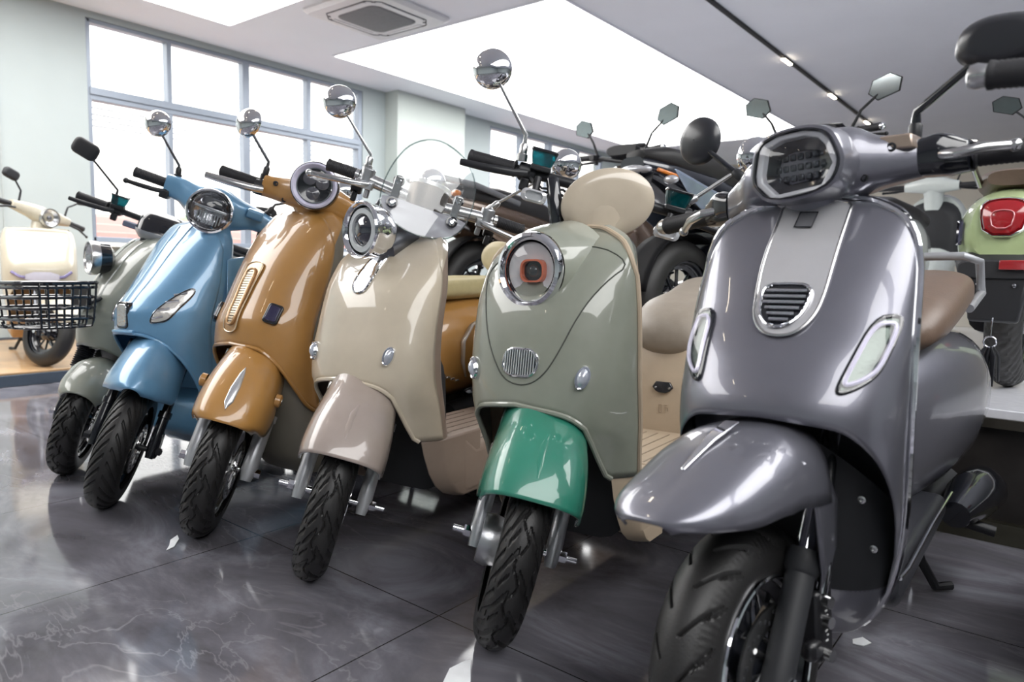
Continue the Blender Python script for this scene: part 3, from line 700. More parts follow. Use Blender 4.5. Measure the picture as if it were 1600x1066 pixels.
# ---------- grey metallic scooter
def grey_scooter():
    r = thing('scooter', 'metallic grey scooter with hexagonal headlamp and silver grille strip, nearest the camera', 'scooter', (-.3335, .9746, ground(steer(-9), 0.206)), 0, -1.5, 'scooters in the front row')
    T = steer(-9)
    P = mat('grey_metallic_paint', (.165, .166, .198), metal=.6, rough=.34, coat=1, var=.02, flake=.05)
    SIL = mat('silver_metallic_paint', (.58, .58, .60), metal=.55, rough=.33, coat=.6, var=.02, flake=.05)
    sh = Shield([(.17, .22, .07, .30, 2.2), (.22, .17, .118, .285, 2.3), (.30, .12, .150, .265, 2.5), (.38, .09, .163, .245, 2.8), (.45, .075, .168, .225, 2.9), (.571, .058, .171, .205, 2.6), (.65, .09, .171, .205, 2.4), (.729, .148, .169, .225, 2.3), (.82, .212, .163, .262, 2.3), (.867, .252, .152, .278, 2.3), (.91, .29, .115, .30, 2.4)],
                [(0, .572), (30, .562), (50, .53), (65, .485), (75, .435), (81, .375), (85, .30), (90, .20)], [(0, .912), (40, .90), (62, .878), (80, .835), (90, .79)], .045)
    s = sh.front(MB()).build('leg_shield', P, r, solid=.0016, sharp=60)
    sh.topcap(MB()).build('shield_cap', P, s)
    sh.back(MB()).build('inner_panel', mat('grey_inner_plastic', (.11, .11, .13), rough=.35, coat=.4), r)
    sh.edge(MB(), .0065).build('edge_trim', CHROME, s)
    lo = Shield([(.15, .30, .06, .36, 2.2), (.19, .235, .105, .32, 2.3), (.25, .19, .135, .30, 2.4), (.36, .17, .156, .28, 2.4), (.56, .16, .164, .24, 2.4)], [(0, .155), (60, .16), (90, .18)], [(0, .55), (90, .40)], .05)
    lo.front(MB(), hi=.285).build('lower_cowl', P, r, sharp=60)
    ln = lo.front(MB(), lo=.283).build('wheel_arch_liner', MATTE, r, sharp=60)
    screws(ln, None, [lo.at(.115, .44, .002), lo.at(.13, .36, .002), lo.at(-.11, .43, .002)], (0, -1, 0), SATIN, .006)
    # silver strip with grille
    strip = [(-.046, .905), (-.045, .87), (-.050, .80), (-.046, .745), (-.040, .71), (-.020, .69), (.006, .686), (.030, .692), (.048, .715), (.055, .745), (.058, .80), (.062, .87), (.064, .905)]
    st = sh.patch(MB(), [(a, min(b, .902)) for a, b in strip], .006, 2, 10).build('silver_strip', SIL, s, sharp=60)
    sh.outline(MB(), [(a, min(b, .902)) for a, b in strip], .0028, .005, 2).build('strip_edge', SATIN, st)
    g = [(-.034, .760), (.0, .763), (.038, .760), (.038, .735), (.030, .712), (.012, .698), (-.012, .697), (-.030, .712), (-.035, .735)]
    gp = sh.patch(MB(), g, .0085, 2, 5).build('grille', GLOSSBLACK, st)
    sh.outline(MB(), g, .0026, .010, 2).build('grille_rim', CHROME, gp)
    for k in range(6):
        z = .750-.0088*k; hw = .031 if k < 3 else .031-.0055*(k-2)
        pts = [sh.at(x, z, .0135) for x in [-hw+.002+2*hw*i/8 for i in range(9)]]
        MB().tube(pts, .0024, 8).build('grille_bar', CHROME, gp)
    b = [(-.012, .880), (.016, .879), (.013, .854), (-.015, .855)]
    bd = sh.patch(MB(), b, .0085, 0, 3).build('badge', mat('badge_silver', (.36, .365, .385), metal=.8, rough=.35), st)
    sh.outline(MB(), b, .0012, .009, 0).build('badge_rim', GLOSSBLACK, bd)
    # turn signals
    for sx, poly in ((1, [(.127, .716), (.150, .722), (.158, .715), (.150, .672), (.140, .640), (.122, .622), (.100, .612), (.097, .620), (.108, .655)]), (-1, [(.112, .722), (.136, .722), (.142, .715), (.146, .672), (.140, .64), (.126, .622), (.112, .612), (.107, .62), (.108, .66)])):
        q = [(sx*a, z) for a, z in poly]
        o = sh.patch(MB(), q, .003, 2, 6).build('turn_signal', mat('signal_bowl', (.10, .125, .11), metal=.5, rough=.3, bump=.5, bscale=140), s)
        sh.outline(MB(), q, .0034, .003, 2).build('signal_gasket', GLOSSBLACK, o)
        c = sum((V(p) for p in q), V((0, 0)))/len(q)
        q2 = [tuple(c+(V(p)-c)*.80) for p in q]
        sh.outline(MB(), q2, .0036, .007, 2).build('light_guide', DRL, o)
        sh.patch(MB(), q, .0095, 2, 6).build('signal_lens', LENS, o)
    # fender on the fork
    fpath = [(0, -.205, .4745, .034, .018), (.06, -.196, .483, .052, .022), (.2, -.16, .501, .080, .042), (.4, -.10, .523, .096, .070), (.6, -.04, .545, .103, .090), (.8, .03, .560, .104, .105), (1, .105, .562, .102, .115)]
    fe = fender(r, fpath, 3.0, P, T, solid=.004)
    mb = MB(T)
    mb.loft([[(-.012+.0, .02, .5665), (.012, .02, .5665), (.012, .02, .57), (-.012, .02, .57)], [(-.009, -.04, .5505), (.009, -.04, .5505), (.009, -.04, .555), (-.009, -.04, .555)], [(-.003, -.112, .521), (.003, -.112, .521), (.003, -.112, .524), (-.003, -.112, .524)]]).build('fender_strip', CHROME, fe, bevel=.0015)
    sk = MB(T)                                              # rear skirt of the fender behind the fork
    sk.grid([[(.097, .03+.075*k/5, .52-.03*k/5), (.100, .06+.075*k/5, .45), (.09, .10+.05*k/5, .34+.03*k/5), (.07, .125+.02*k/5, .27)] for k in range(6)]).build('fender_skirt', P, fe, solid=.004)
    WT = T @ Matrix.Translation(V((-.010, 0, 0)))
    wheel(r, 'front_wheel', .042, .206, .047, .136, WT, GLOSSBLACK, 5, .028, tread_long(19), disc=.092, hubr=.04, valve=-20, N=420, rimedge=CHROME, discm=SATIN)
    tr = math.tan(rad(26))
    for sx in (-1, 1):
        def Q(z): return V((sx*.066-.006, .012+(z-.206)*.64, z))
        lo = MB(T).tube([Q(.17), Q(.19), Q(.23), Q(.335), Q(.34), Q(.365)], [.015, .023, .022, .021, .026, .026], 24).build('fork_leg', MATTE, r)
        MB(T).tube([Q(.35), Q(.56)], .0155, 24).build('fork_tube', CHROME, lo)
        MB(T).cyl(Q(.206), Q(.206)+V((sx*.030, 0, 0)), .012, n=6).build('axle_nut', CHROME, lo)
    T2 = T @ Matrix.Translation(V((-.026, .03, .01)))
    cal = MB(T2); cal.box((.092, .098, .245), (.034, .05, .11)); cal.box((.10, .075, .215), (.02, .05, .03))
    co = cal.build('brake_caliper', CALIPER, r, bevel=.008)
    for z in (.205, .255, .285): MB(T2).cyl((.108, .088, z), (.122, .085, z), .009, n=10).build('caliper_bolt', SATIN, co)
    cl = MB(T2)                                              # cast lettering strokes on the caliper
    for k, (w_, h_) in enumerate(((.002, .008), (.0015, .005), (.002, .008), (.0015, .006), (.002, .008), (.0015, .005), (.002, .007))): cl.box((.1095, .095+.004*(k % 2), .222+.0075*k), (.0012, h_, w_))
    cl.build('caliper_marking', mat('marking_grey', (.5, .5, .5), rough=.5), co)
    MB(T2).tube([(.105, .092, .30), (.108, .10, .325), (.106, .105, .36), (.105, .12, .42), (.10, .16, .50), (.07, .2, .58)], [.007, .0065, .0065, .007, .007, .007], 10).build('brake_hose', BLACK, r)
    MB(T2).tube([(.105, .092, .295), (.108, .10, .325), (.107, .103, .345)], .009, 10).build('hose_fitting', CHROME, co)
    # handlebar cowl, hexagonal headlamp
    hs = headset(r, T, [(-.165, .345, .922, .03, .030, 3), (-.13, .33, .932, .04, .036, 3), (-.085, .31, .945, .058, .046, 2.8), (0, .315, .962, .068, .062, 2.6), (.07, .315, .962, .060, .058, 2.6), (.11, .325, .957, .050, .042, 2.8), (.165, .345, .955, .036, .030, 3)], P,
                 [(.84, .33, .055, .06), (.88, .33, .06, .065), (.93, .33, .085, .075)])
    hexo = [(-.062, .950), (-.052, 1.004), (-.014, 1.018), (.036, 1.018), (.066, 1.008), (.080, .992), (.095, .950), (.070, .908), (-.030, .900), (-.060, .932)]
    F = frame((0, .262, 0), (0, -1, 0)) ; F = Matrix(((-1, 0, 0, 0), (0, 0, -1, .222), (0, 1, 0, 0), (0, 0, 0, 1))); F = Matrix(((1, 0, 0, 0), (0, 0, -1, .222), (0, 1, 0, 0), (0, 0, 0, 1)))
    c = V((.010, .958))
    def sc(P_, k, h): return [((c+(V(p)-c)*k).x, (c+(V(p)-c)*k).y, h) for p in P_]
    hp = chaikin([V(p) for p in hexo], 2)
    hl = MB(T).loft([sc(hp, 1.08, -.07), sc(hp, 1.06, -.01), sc(hp, 1.02, .004), sc(hp, .95, .006), sc(hp, .93, -.004)], (True, False), T=F).build('headlamp', P, hs, sharp=50)
    MB(T).loft([sc(hp, .955, -.004), sc(hp, .94, .008), sc(hp, .90, .009), sc(hp, .88, -.004)], (False, False), T=F).build('lamp_bezel', GLOSSBLACK, hl)
    MB(T).loft([sc(hexo, .89, -.006), sc(hexo, .88, .004), sc(hexo, .74, .002), sc(hexo, .72, -.012)], (False, False), T=F).build('light_guide', mat('white_light_guide', (.66, .67, .72), rough=.25, coat=1), hl, bevel=.002)
    MB(T).loft([sc(hexo, .76, -.012), sc(hexo, .4, -.03), sc(hexo, .02, -.032)], (False, True), T=F).build('reflector_bowl', GLOSSBLACK, hl)
    mb = MB(T)
    for i in range(7):
        for j in range(3): mb.box((-.026+.0125*i, .942+.017*j, -.026), (.0095, .011, .008), F)
    mb.build('led_cells', mat('led_cell', (.05, .055, .065), metal=.9, rough=.22, bump=.9, bscale=260), hl, bevel=.002)
    MB(T).loft([sc(hp, .90, .006), sc(hp, .7, .016), sc(hp, .4, .021), sc(hp, .05, .023)], (False, True), T=F).build('lens', LENS, hl, sharp=60)
    pod = MB(T).loft([[(.102, y, .972), (.118, y, .992), (.163, y, .989), (.166, y, .966)] for y in (.292, .34)]).build('gold_cover', mat('champagne_panel', (.42, .33, .27), metal=.6, rough=.3, coat=.5), hs, bevel=.003)
    screws(pod, T, [(.135, .291, .972)], (0, -1, .1)); screws(hs, T, [(.10, .275, .928), (-.10, .283, .925)], (0, -1, -.1), r=.006)
    for sx in (-1, 1):
        z0 = .922 if sx < 0 else .955
        ec = headset(r, T, sorted([(sx*.163, .345, z0, .034, .030, 3), (sx*.19, .355, z0+.002, .038, .033, 3.4), (sx*.225, .365, z0-.004, .026, .024, 3)]), GLOSSBLACK, name='switch_housing')
        MB(T).tube([(sx*.16, .36, z0), (sx*.36, .40, z0-.006)], .012, 12).build('handlebar', STEEL, ec)
        grip(ec, T, (sx*.225, .372, z0-.004), (sx*.355, .40, z0-.008), .0175, SATIN)
        lever(ec, T, [(sx*.19, .325, z0-.002), (sx*.215, .312, z0-.006), (sx*.25, .325, z0-.014 if sx < 0 else z0-.002), (sx*.283, .352, z0-.03 if sx < 0 else z0-.002)], SATIN, .0065)
    mirror(r, T, (-.142, .35, .972), (-.175, .34, 1.005), (-.238, .35, 1.066), mat('satin_black', (.02, .021, .026), rough=.32, coat=.15), GLOSSBLACK, .047, .018, (-.1, -1, .05), boot=True)
    mirror(r, T, (.150, .35, .985), (.156, .345, 1.03), (.272, .35, 1.106), mat('satin_black', (.02, .021, .026), rough=.32, coat=.15), GLOSSBLACK, .055, .034, (.05, -1, -.10), shape=[(.060*sgn(cos(t))*abs(cos(t))**.85-.004*sin(t), .038*sgn(sin(t))*abs(sin(t))**.8+.010*cos(t)) for t in [2*PI*k/40 for k in range(40)]], boot=True, stalk_r=.0065, roll=-16)
    # rear
    rear(r, sh, dict(floor=(.30, .80, .155, .30), floor_m=mat('dark_floor_plastic', (.02, .021, .026), rough=.35), rib_m=BLACK,
        skirt=[(.27, .32), (.27, .25), (.32, .225), (.85, .245), (.85, .30), (.34, .29), (.31, .34)],
        body=[(.72, .42, .10, .16, 3), (.80, .44, .13, .18, 2.8), (.95, .45, .165, .19, 2.6), (1.10, .46, .19, .19, 2.4), (1.25, .48, .195, .175, 2.3), (1.40, .52, .17, .13, 2.2), (1.55, .56, .11, .08, 2.1), (1.6, .57, .05, .04, 2)], body_m=P,
        seat=[(.76, .64, .06, .025, 2.4, 2.4), (.80, .655, .12, .05, 2.6, 2.2), (.92, .68, .14, .065, 3, 2.2), (1.10, .715, .145, .07, 3.4, 2.2), (1.3, .74, .14, .065, 3.4, 2.2), (1.46, .745, .125, .05, 3, 2.2), (1.5, .745, .09, .025, 2.4, 2.2)], seat_m=mat('brown_leather', (.125, .085, .062), rough=.42, bump=.25, bscale=160), dark=True))
    rk = MB().tube([(.13, 1.30, .70), (.14, 1.48, .74), (.135, 1.44, .83), (.10, 1.40, .845), (-.10, 1.40, .845), (-.135, 1.44, .83), (-.14, 1.48, .74), (-.13, 1.30, .70)], .012, 12).build('grab_rail', mat('silver_rail', (.42, .43, .45), metal=.7, rough=.4), r)
    MB().tube([(.158, .28, .295), (.160, .34, .292), (.160, .60, .30), (.165, .82, .31)], .0035, 8).build('floor_trim', CHROME, r)
    hz = MB().tube([(.17, .86, .25), (.185, 1.0, .26), (.19, 1.15, .245), (.18, 1.28, .23)], [.03, .055, .06, .05], 16).build('side_cover', GLOSSBLACK, r)
    MB().tube([(.165, .95, .215), (.24, .955, .20)], .013, 10).build('foot_peg', BLACK, r)
    return r
grey_scooter()

def naked_bars(r, T, y, z, lx, barm, gripm=None, lever_m=BLACK, lev_z=-.02, teal=True, mir=None, pull=.06, leverlen=1., sw=BLACK):
    hb = tri_bar(T, (0, y, z), lx-.11, .0125, pull, 0).build('handlebar', barm, r)
    for sx in (-1, 1):
        gx0, gx1 = sx*(lx-.12), sx*lx; yy = y+pull
        grip(hb, T, (gx0, yy-.01, z), (gx1, yy+.005, z), .0175)
        switchgear(hb, T, sx*(lx-.15), yy-.01, z, sw)
        lever(hb, T, [(sx*(lx-.15), yy-.045, z+lev_z*.3), (sx*(lx-.12), yy-.062, z+lev_z*.7), (sx*(lx-.05), yy-.055, z+lev_z), (sx*(lx+.01), yy-.042, z+lev_z*1.1)], lever_m, .0075, ball=lever_m is not BLACK)
    return hb

def lower_legs(root, m, yf, w=.197, xi=.148, yb=.37, name='lower_cowl'):
    for sx in (-1, 1):
        rings = []
        for z, y, o in yf: rings.append([(sx*xi, y, z), (sx*(xi+w)/2, y+o*.38, z), (sx*(w-.006), y+o*.8, z), (sx*w, y+o, z), (sx*w, yb, z), (sx*xi, yb, z)])
        MB().loft(rings).build(name, m, root, bevel=.008, seg=3, sharp=50)
# ---------- sage scooter with green fender
def green_scooter():
    r = thing('scooter', 'sage green scooter with emerald green front fender and round headlamp with orange ring', 'scooter', (-.8951, 1.1292, ground(steer(37), 0.207)), 3, -1.5, 'scooters in the front row')
    T = steer(37)
    P = paint('sage_green_paint', (.235, .250, .205)); FN = paint('emerald_paint', (.022, .185, .125)); BG = mat('beige_plastic', (.46, .37, .27), rough=.45, var=.03)
    IV = paint('ivory_paint', (.50, .43, .335))
    sh = Shield([(.15, .14, .175, .27, 1.5), (.30, .085, .195, .235, 1.5), (.40, .058, .20, .222, 1.7), (.45, .036, .202, .22, 2.0), (.587, .052, .203, .208, 2.4), (.70, .078, .20, .208, 2.3), (.78, .12, .19, .213, 2.2), (.84, .20, .17, .238, 2.2), (.88, .29, .12, .28, 2.2)],
                [(0, .498), (28, .484), (44, .455), (50, .40), (56, .345), (60, .335), (90, .335)], [(0, .885), (30, .88), (58, .855), (78, .815), (90, .77)], .045)
    s = sh.front(MB(), lo=.335).build('leg_shield', P, r, solid=.0016, sharp=60)
    sh.topcap(MB()).build('shield_cap', P, s)
    MB().loft([supring(0, .36, .158, .20, 5, y, 24) for y in (.255, .275)]).build('wheel_arch_liner', MATTE, r)  # black sheet added so the wheel well reads as deep shade
    lower_legs(r, BG, [(.337, .166, .062), (.29, .178, .060), (.24, .197, .052), (.20, .22, .042), (.175, .25, .03), (.162, .28, .02)], w=.1968, xi=.163)
    sh.back(MB()).build('inner_panel', BG, r)
    sh.edge(MB(), .0062).build('edge_trim', BG, s)
    sh.outline(MB(), [(.19, .80), (.155, .755), (.12, .69), (.09, .61), (.06, .56), (.02, .538), (-.03, .545), (-.06, .575), (-.1, .64), (-.13, .72), (-.16, .78), (-.10, .83), (.1, .84)], .0016, .0012, 2).build('panel_seam', mat('seam_dark', (.05, .055, .045), rough=.5), s)
    arch = MB()
    arch.tube([sh.pt(rad(a), sh.zb(rad(a))) for a in range(-60, 61, 4)], .006, 8).build('arch_lip', P, s)
    # lamp pod and headlamp
    pod = MB().lathe([(.118, -.14), (.108, -.09), (.100, -.05), (.092, -.02), (.084, 0)], frame((0, .098, .783), (0, -1, .02)), 48, sx=1, sy=1).build('lamp_pod', P, s, sharp=60)
    headlamp(r, None, (0, .092, .783), (0, -1, .02), .077, 'green', .05)
    g = rrect(.086, .056, .027)
    gp = sh.patch(MB(), [(a+.004, b+.587) for a, b in g], .002, 0, 5).build('grille', GLOSSBLACK, s)
    sh.outline(MB(), [(a+.004, b+.587) for a, b in g], .0034, .003, 0).build('grille_rim', CHROME, gp)
    for k in range(13):
        x = -.036+.006*k; h = .027*(1-(abs(x)/.046)**4)**.5*.96
        MB().tube([sh.at(x+.004, .587+h*q/4, .0052) for q in range(-4, 5)], .0019, 6).build('grille_bar', CHROME, gp)
    for sx in (-1, 1): oval_signal(sh, r, sx*.139, .562, .0155, .026, s)
    # fender
    fp = [(0, -.166, .378, .098, .11), (.12, -.150, .401, .102, .13), (.35, -.102, .441, .105, .15), (.6, -.037, .472, .104, .15), (.8, .035, .494, .099, .14), (1, .11, .514, .094, .12)]
    fe = fender(r, fp, 3.0, FN, T)
    rd = MB(T); rd.tube([(-.006, -.139, .414), (-.007, -.112, .436), (-.006, -.076, .457), (.0, -.04, .473)], [.004, .008, .008, .003], 10, flat=.5).build('fender_ridge', FN, fe)
    wheel(r, 'front_wheel', 0, .207, .043, .128, T, SATIN, 10, .012, tread_wave(), hubr=.05, N=330)
    fk = fork(r, .207, T, SATIN, ALU, sx=.083, top=.52, split=.38, r_low=.017, boltlen=.035, cy=.01, name='fork_leg')
    MB(T).lathe([(.001, -.02), (.05, -.02), (.055, 0), (.05, .02), (.001, .02)], Matrix.Translation(V((-.055, 0, .207))) @ Matrix.Rotation(PI/2, 4, 'Y'), 28).build('brake_drum', ALU, r)
    # handlebar with oval shield
    hb = naked_bars(r, T, .36, .975, .345, BLACK, pull=.03, lev_z=-.018)
    MB(T).tube([(0, .34, .84), (0, .36, .93), (0, .36, .975)], [.03, .026, .022], 16).build('steering_stem', BLACK, hb)
    MB(T).tube([(-.13, .345, .97), (-.11, .31, .92), (-.08, .32, .85)], [.016, .018, .02], 14).build('bar_riser', GLOSSBLACK, hb)
    lg = MB(T).tube([(-.124, .327, .965), (-.106, .294, .915)], .0012, 6); lg.build('riser_marking', SATIN, hb)
    ov = MB(T).loft([[(rx*cos(2*PI*k/44)+.008, y, .950+rz*sin(2*PI*k/44)+.02*cos(2*PI*k/44)) for k in range(44)] for rx, rz, y in ((.070, .055, .33), (.094, .074, .312), (.104, .083, .298), (.105, .084, .292), (.102, .081, .288), (.07, .056, .2845), (.01, .008, .283))]).build('oval_cowl', IV, r, sharp=60)
    MB(T).loft([[(rx*cos(2*PI*k/32)+.01, .315+ry*sin(2*PI*k/32), z) for k in range(32)] for z, rx, ry in ((.87, .062, .035), (.895, .062, .033), (.925, .075, .035), (.96, .07, .03))]).build('cowl_neck', IV, ov, sharp=60)
    reservoir(hb, T, (-.165, .36, 1.012)); reservoir(hb, T, (.172, .36, 1.005))
    for sx in (-1, 1):
        f = frame((sx*.163, .315, .922), (0, -1, .1)); mb = MB(T)
        ts = mb.loft([[(x*k, y*k, h) for x, y in rrect(.062, .030, .013)] for k, h in ((.8, -.014), (1, -.008), (1, .004), (.7, .009), (.62, .002), (.5, .002))], T=f).build('turn_signal', mat('clear_housing', (.62, .63, .65), rough=.12, metal=.5, coat=1), hb)
        MB(T).tube([(sx*.163, .335, .935), (sx*.165, .345, .968)], .009, 10).build('signal_bracket', BLACK, ts)
    for k in range(3): MB(T).tube([(-.19, .37, .97), (-.15, .33, .945-.008*k), (-.10, .335, .955-.012*k), (-.04, .35, .93-.02*k)], .003, 6).build('cable', BLACK, hb)
    mirror(r, T, (-.216, .365, 1.008), (-.221, .365, 1.058), (-.338, .36, 1.182), CHROME, SATIN, .047, .03, (-.12, -1, .10), boot=SATIN, stalk_r=.0048)
    mirror(r, T, (.196, .365, 1.004), (.216, .36, 1.025), (.322, .36, 1.150), CHROME, SATIN, .047, .03, (.12, -1, .10), boot=SATIN, stalk_r=.0048)
    rear(r, sh, dict(floor=(.26, .84, .195, .315), floor_m=BG, rib_m=mat('beige_rib_dark', (.30, .245, .18), rough=.6), ribs=9,  # foot ridges in a darker beige than the floor
        skirt=[(.30, .34), (.30, .165), (.33, .160), (.90, .17), (.90, .305), (.36, .305), (.33, .34)],
        body=[(.815, .42, .13, .15, 4), (.85, .43, .15, .17, 3.4), (.95, .44, .165, .175, 3), (1.10, .46, .175, .165, 2.6), (1.22, .49, .17, .14, 2.4), (1.32, .53, .13, .08, 2.2), (1.355, .55, .05, .04, 2)], ry=1.13, body_m=BG,
        seat=[(.795, .592, .05, .03, 2.2, 2.2), (.815, .596, .095, .055, 2.2, 2.2), (.86, .606, .135, .082, 2.3, 2.3), (.95, .628, .15, .092, 2.4, 2.4), (1.08, .655, .142, .085, 2.5, 2.4), (1.22, .69, .145, .085, 2.6, 2.4), (1.33, .70, .12, .06, 2.5, 2.3), (1.36, .70, .05, .03, 2.2, 2.2)], seat_m=mat('taupe_leather', (.30, .26, .215), rough=.45, bump=.12, bscale=200)))
    f = frame((0, .812, .44), (0, -1, .05))
    po = MB().plate([(.033, 0), (.022, .017), (.012, .017), (-.012, .017), (-.022, .017), (-.033, 0), (-.022, -.012), (-.010, -.017), (.010, -.017), (.022, -.012)], -.004, .006, f).build('charging_port', GLOSSBLACK, r, bevel=.002)
    for sx in (-1, 1): MB().lathe([(.004, 0), (.003, .002), (.001, .002)], f @ Matrix.Translation(V((sx*.022, -.001, .006))), 12).build('screw', SATIN, po)
    em = MB()
    for a, b in (((-.013, .012), (-.013, -.012)), ((-.004, .012), (-.004, -.012)), ((-.013, .012), (-.004, .012)), ((-.013, -.012), (-.004, -.012)), ((.002, .012), (.016, .012)), ((.006, .004), (.016, .004)), ((.009, .012), (.009, -.012)), ((.016, .004), (.016, -.006))):
        em.tube([(a[0], .8145-.001, .375+a[1]), (b[0], .8145-.001, .375+b[1])], .0010, 5)
    em.build('moulded_emblem', mat('emblem_beige', (.38, .30, .22), rough=.5), r)
    return r
green_scooter()

# ---------- cream scooter with fly screen
def cream_scooter():
    r = thing('scooter', 'cream scooter with clear fly screen, mauve-grey front fender and drum headlamp', 'scooter', (-1.4442, 1.0736, ground(steer(44), 0.205)), 5, -1.5, 'scooters in the front row')
    T = steer(44)
    P = paint('cream_paint', (.52, .455, .355)); FN = paint('mauve_grey_paint', (.315, .262, .235)); BR = mat('mauve_plastic', (.265, .205, .165), rough=.42, var=.03)
    sh = Shield([(.13, .18, .17, .28, 1.5), (.28, .115, .19, .258, 1.5), (.40, .082, .197, .232, 1.7), (.45, .07, .20, .218, 2.0), (.494, .074, .201, .208, 2.4), (.55, .085, .202, .205, 2.4), (.61, .103, .201, .213, 2.3), (.72, .142, .199, .24, 2.2), (.80, .215, .185, .258, 2.2), (.845, .295, .15, .30, 2.2), (.88, .375, .10, .35, 2.2)],
                [(0, .492), (28, .478), (44, .45), (50, .395), (56, .335), (60, .325), (90, .325)], [(0, .882), (30, .875), (58, .85), (78, .81), (90, .765)], .05)
    s = sh.front(MB(), lo=.325).build('leg_shield', P, r, solid=.0016, sharp=60)
    sh.topcap(MB()).build('shield_cap', P, s)
    MB().loft([supring(0, .36, .158, .20, 5, y, 24) for y in (.285, .305)]).build('wheel_arch_liner', MATTE, r)  # added black sheet, stands in for the shade inside the arch
    lower_legs(r, BR, [(.327, .190, .056), (.28, .203, .056), (.23, .222, .05), (.19, .248, .042), (.165, .28, .03), (.15, .32, .02)], w=.1935, xi=.160, yb=.42)
    sh.back(MB()).build('inner_panel', BR, r)
    MB().tube([sh.pt(rad(a), sh.zb(rad(a))) for a in range(-60, 61, 4)], .006, 8).build('arch_lip', P, s)
    # headlamp drum on chrome tongue
    ton = [(-.030, .735), (-.028, .80), (-.022, .84), (.022, .84), (.028, .80), (.030, .735), (.016, .712), (-.016, .712)]
    tg = sh.patch(MB(), ton, .004, 2, 6).build('chrome_tongue', CHROME, s)
    sh.outline(MB(), ton, .0035, .003, 2).build('tongue_rim', CHROME, tg)
    MB().tube([(0, .22, .83), (0, .33, .87)], [.05, .045], 20).build('lamp_stay', STEEL, tg)
    headlamp(r, None, (.006, .150, .876), (-.16, -1, .03), .073, 'cream', .075)
    for sx in (-1, 1): oval_signal(sh, r, sx*.135, .555, .0145, .026, s)
    fp = [(0, -.166, .376, .097, .11), (.12, -.150, .399, .101, .13), (.35, -.102, .439, .104, .15), (.6, -.037, .470, .103, .15), (.8, .035, .492, .098, .14), (1, .11, .512, .093, .12)]
    fe = fender(r, fp, 3.0, FN, T)
    MB(T).tube([(-.006, -.139, .412), (-.007, -.112, .434), (-.006, -.076, .455), (.0, -.04, .471)], [.004, .008, .008, .003], 10, flat=.5).build('fender_ridge', FN, fe)
    wheel(r, 'front_wheel', 0, .205, .044, .126, T, SATIN, 8, .013, tread_wave(15), disc=.085, hubr=.04, N=330, valve=500)
    fork(r, .205, T, SATIN, mat('silver_painted_fork', (.52, .53, .55), metal=.6, rough=.3, coat=.3), sx=.082, top=.52, split=.40, r_low=.018, boltlen=.035, cy=.01)
    # naked chrome handlebar, fly screen, meter
    hb = tri_bar(T, (0, .375, .972), .21, .018, .01, .012).build('handlebar', SATIN, r)
    for sx in (-1, 1):
        bl = MB(T).cyl((sx*.178, .38, .955), (sx*.178, .38, 1.012), .02, n=22); bl.box((sx*.178, .36, .965), (.05, .05, .022)); bl.cyl((sx*.165, .365, .93), (sx*.165, .365, .955), .008, n=10)
        bo = bl.build('lever_perch', ALU, hb, bevel=.003)
        grip(hb, T, (sx*.195, .385, .985), (sx*.295, .40, .985), .0165)
        lever(hb, T, [(sx*.165, .34, .968), (sx*.20, .322, .962), (sx*.26, .33, .955), (sx*.328, .35, .948)], SATIN, .0065)
        switchgear(hb, T, sx*.198, .385, .955, BLACK, .03)
    MB(T).tube([(-.12, .372, .935), (.12, .372, .935)], .017, 16).build('lower_brace', SATIN, hb)
    MB(T).tube([(0, .36, .82), (0, .375, .95)], [.05, .04], 20).build('steering_stem', STEEL, hb)
    mt = MB(T).lathe([(.001, -.03), (.054, -.03), (.058, 0), (.058, .042), (.05, .048), (.001, .048)], frame((0, .372, .975), (0, .25, 1), (0, 1, 0)), 36).build('speedometer', mat('bronze_meter', (.11, .09, .075), metal=.85, rough=.28, bump=.4, bscale=300), r)
    MB(T).lathe([(.0585, .034), (.061, .036), (.061, .046), (.0585, .048)], frame((0, .372, .975), (0, .25, 1), (0, 1, 0)), 36).build('meter_rim', SATIN, mt)
    # screen: rounded shield outline, slightly curved and raked back
    out = chaikin([V(p) for p in ((-.085, .905), (-.118, .93), (-.125, .985), (-.115, 1.05), (-.085, 1.115), (-.02, 1.150), (.06, 1.130), (.108, 1.085), (.128, 1.03), (.128, .965), (.115, .925), (.085, .895), (.02, .880), (-.04, .885))], 2)
    c = V((0, 1.0))
    def sp(p, k, d):
        q = c+(p-c)*k; return (q.x, .262+.9*q.x**2+(q.y-.9)*.28+d, q.y)
    sc_ = MB(T).loft([[sp(p, k, -.002) for p in out] for k in (.03, .3, .6, .85, 1)]+[[sp(p, k, .002) for p in out] for k in (1, .85, .6, .3, .03)]).build('fly_screen', SCREEN, r, sharp=60)
    MB(T).tube([sp(p, 1, 0) for p in out], .0022, 6, loop=True).build('screen_edge', glassy('acrylic_edge', tint=(.62, .68, .68), gloss=.15), sc_)
    lp = chaikin([V(p) for p in ((-.082, .908), (-.115, .932), (-.118, .962), (.0, .957), (.122, .960), (.122, .935), (.085, .898), (.02, .884), (-.04, .889))], 1)
    cc = V((0, .925))
    def sp2(p, k): q = cc+(p-cc)*k; return (q.x, .262+.9*q.x**2+(q.y-.9)*.28+.0035, q.y)
    MB(T).loft([[sp2(p, k) for p in lp] for k in (.03, .5, 1)]).build('frosted_band', FROST, sc_)
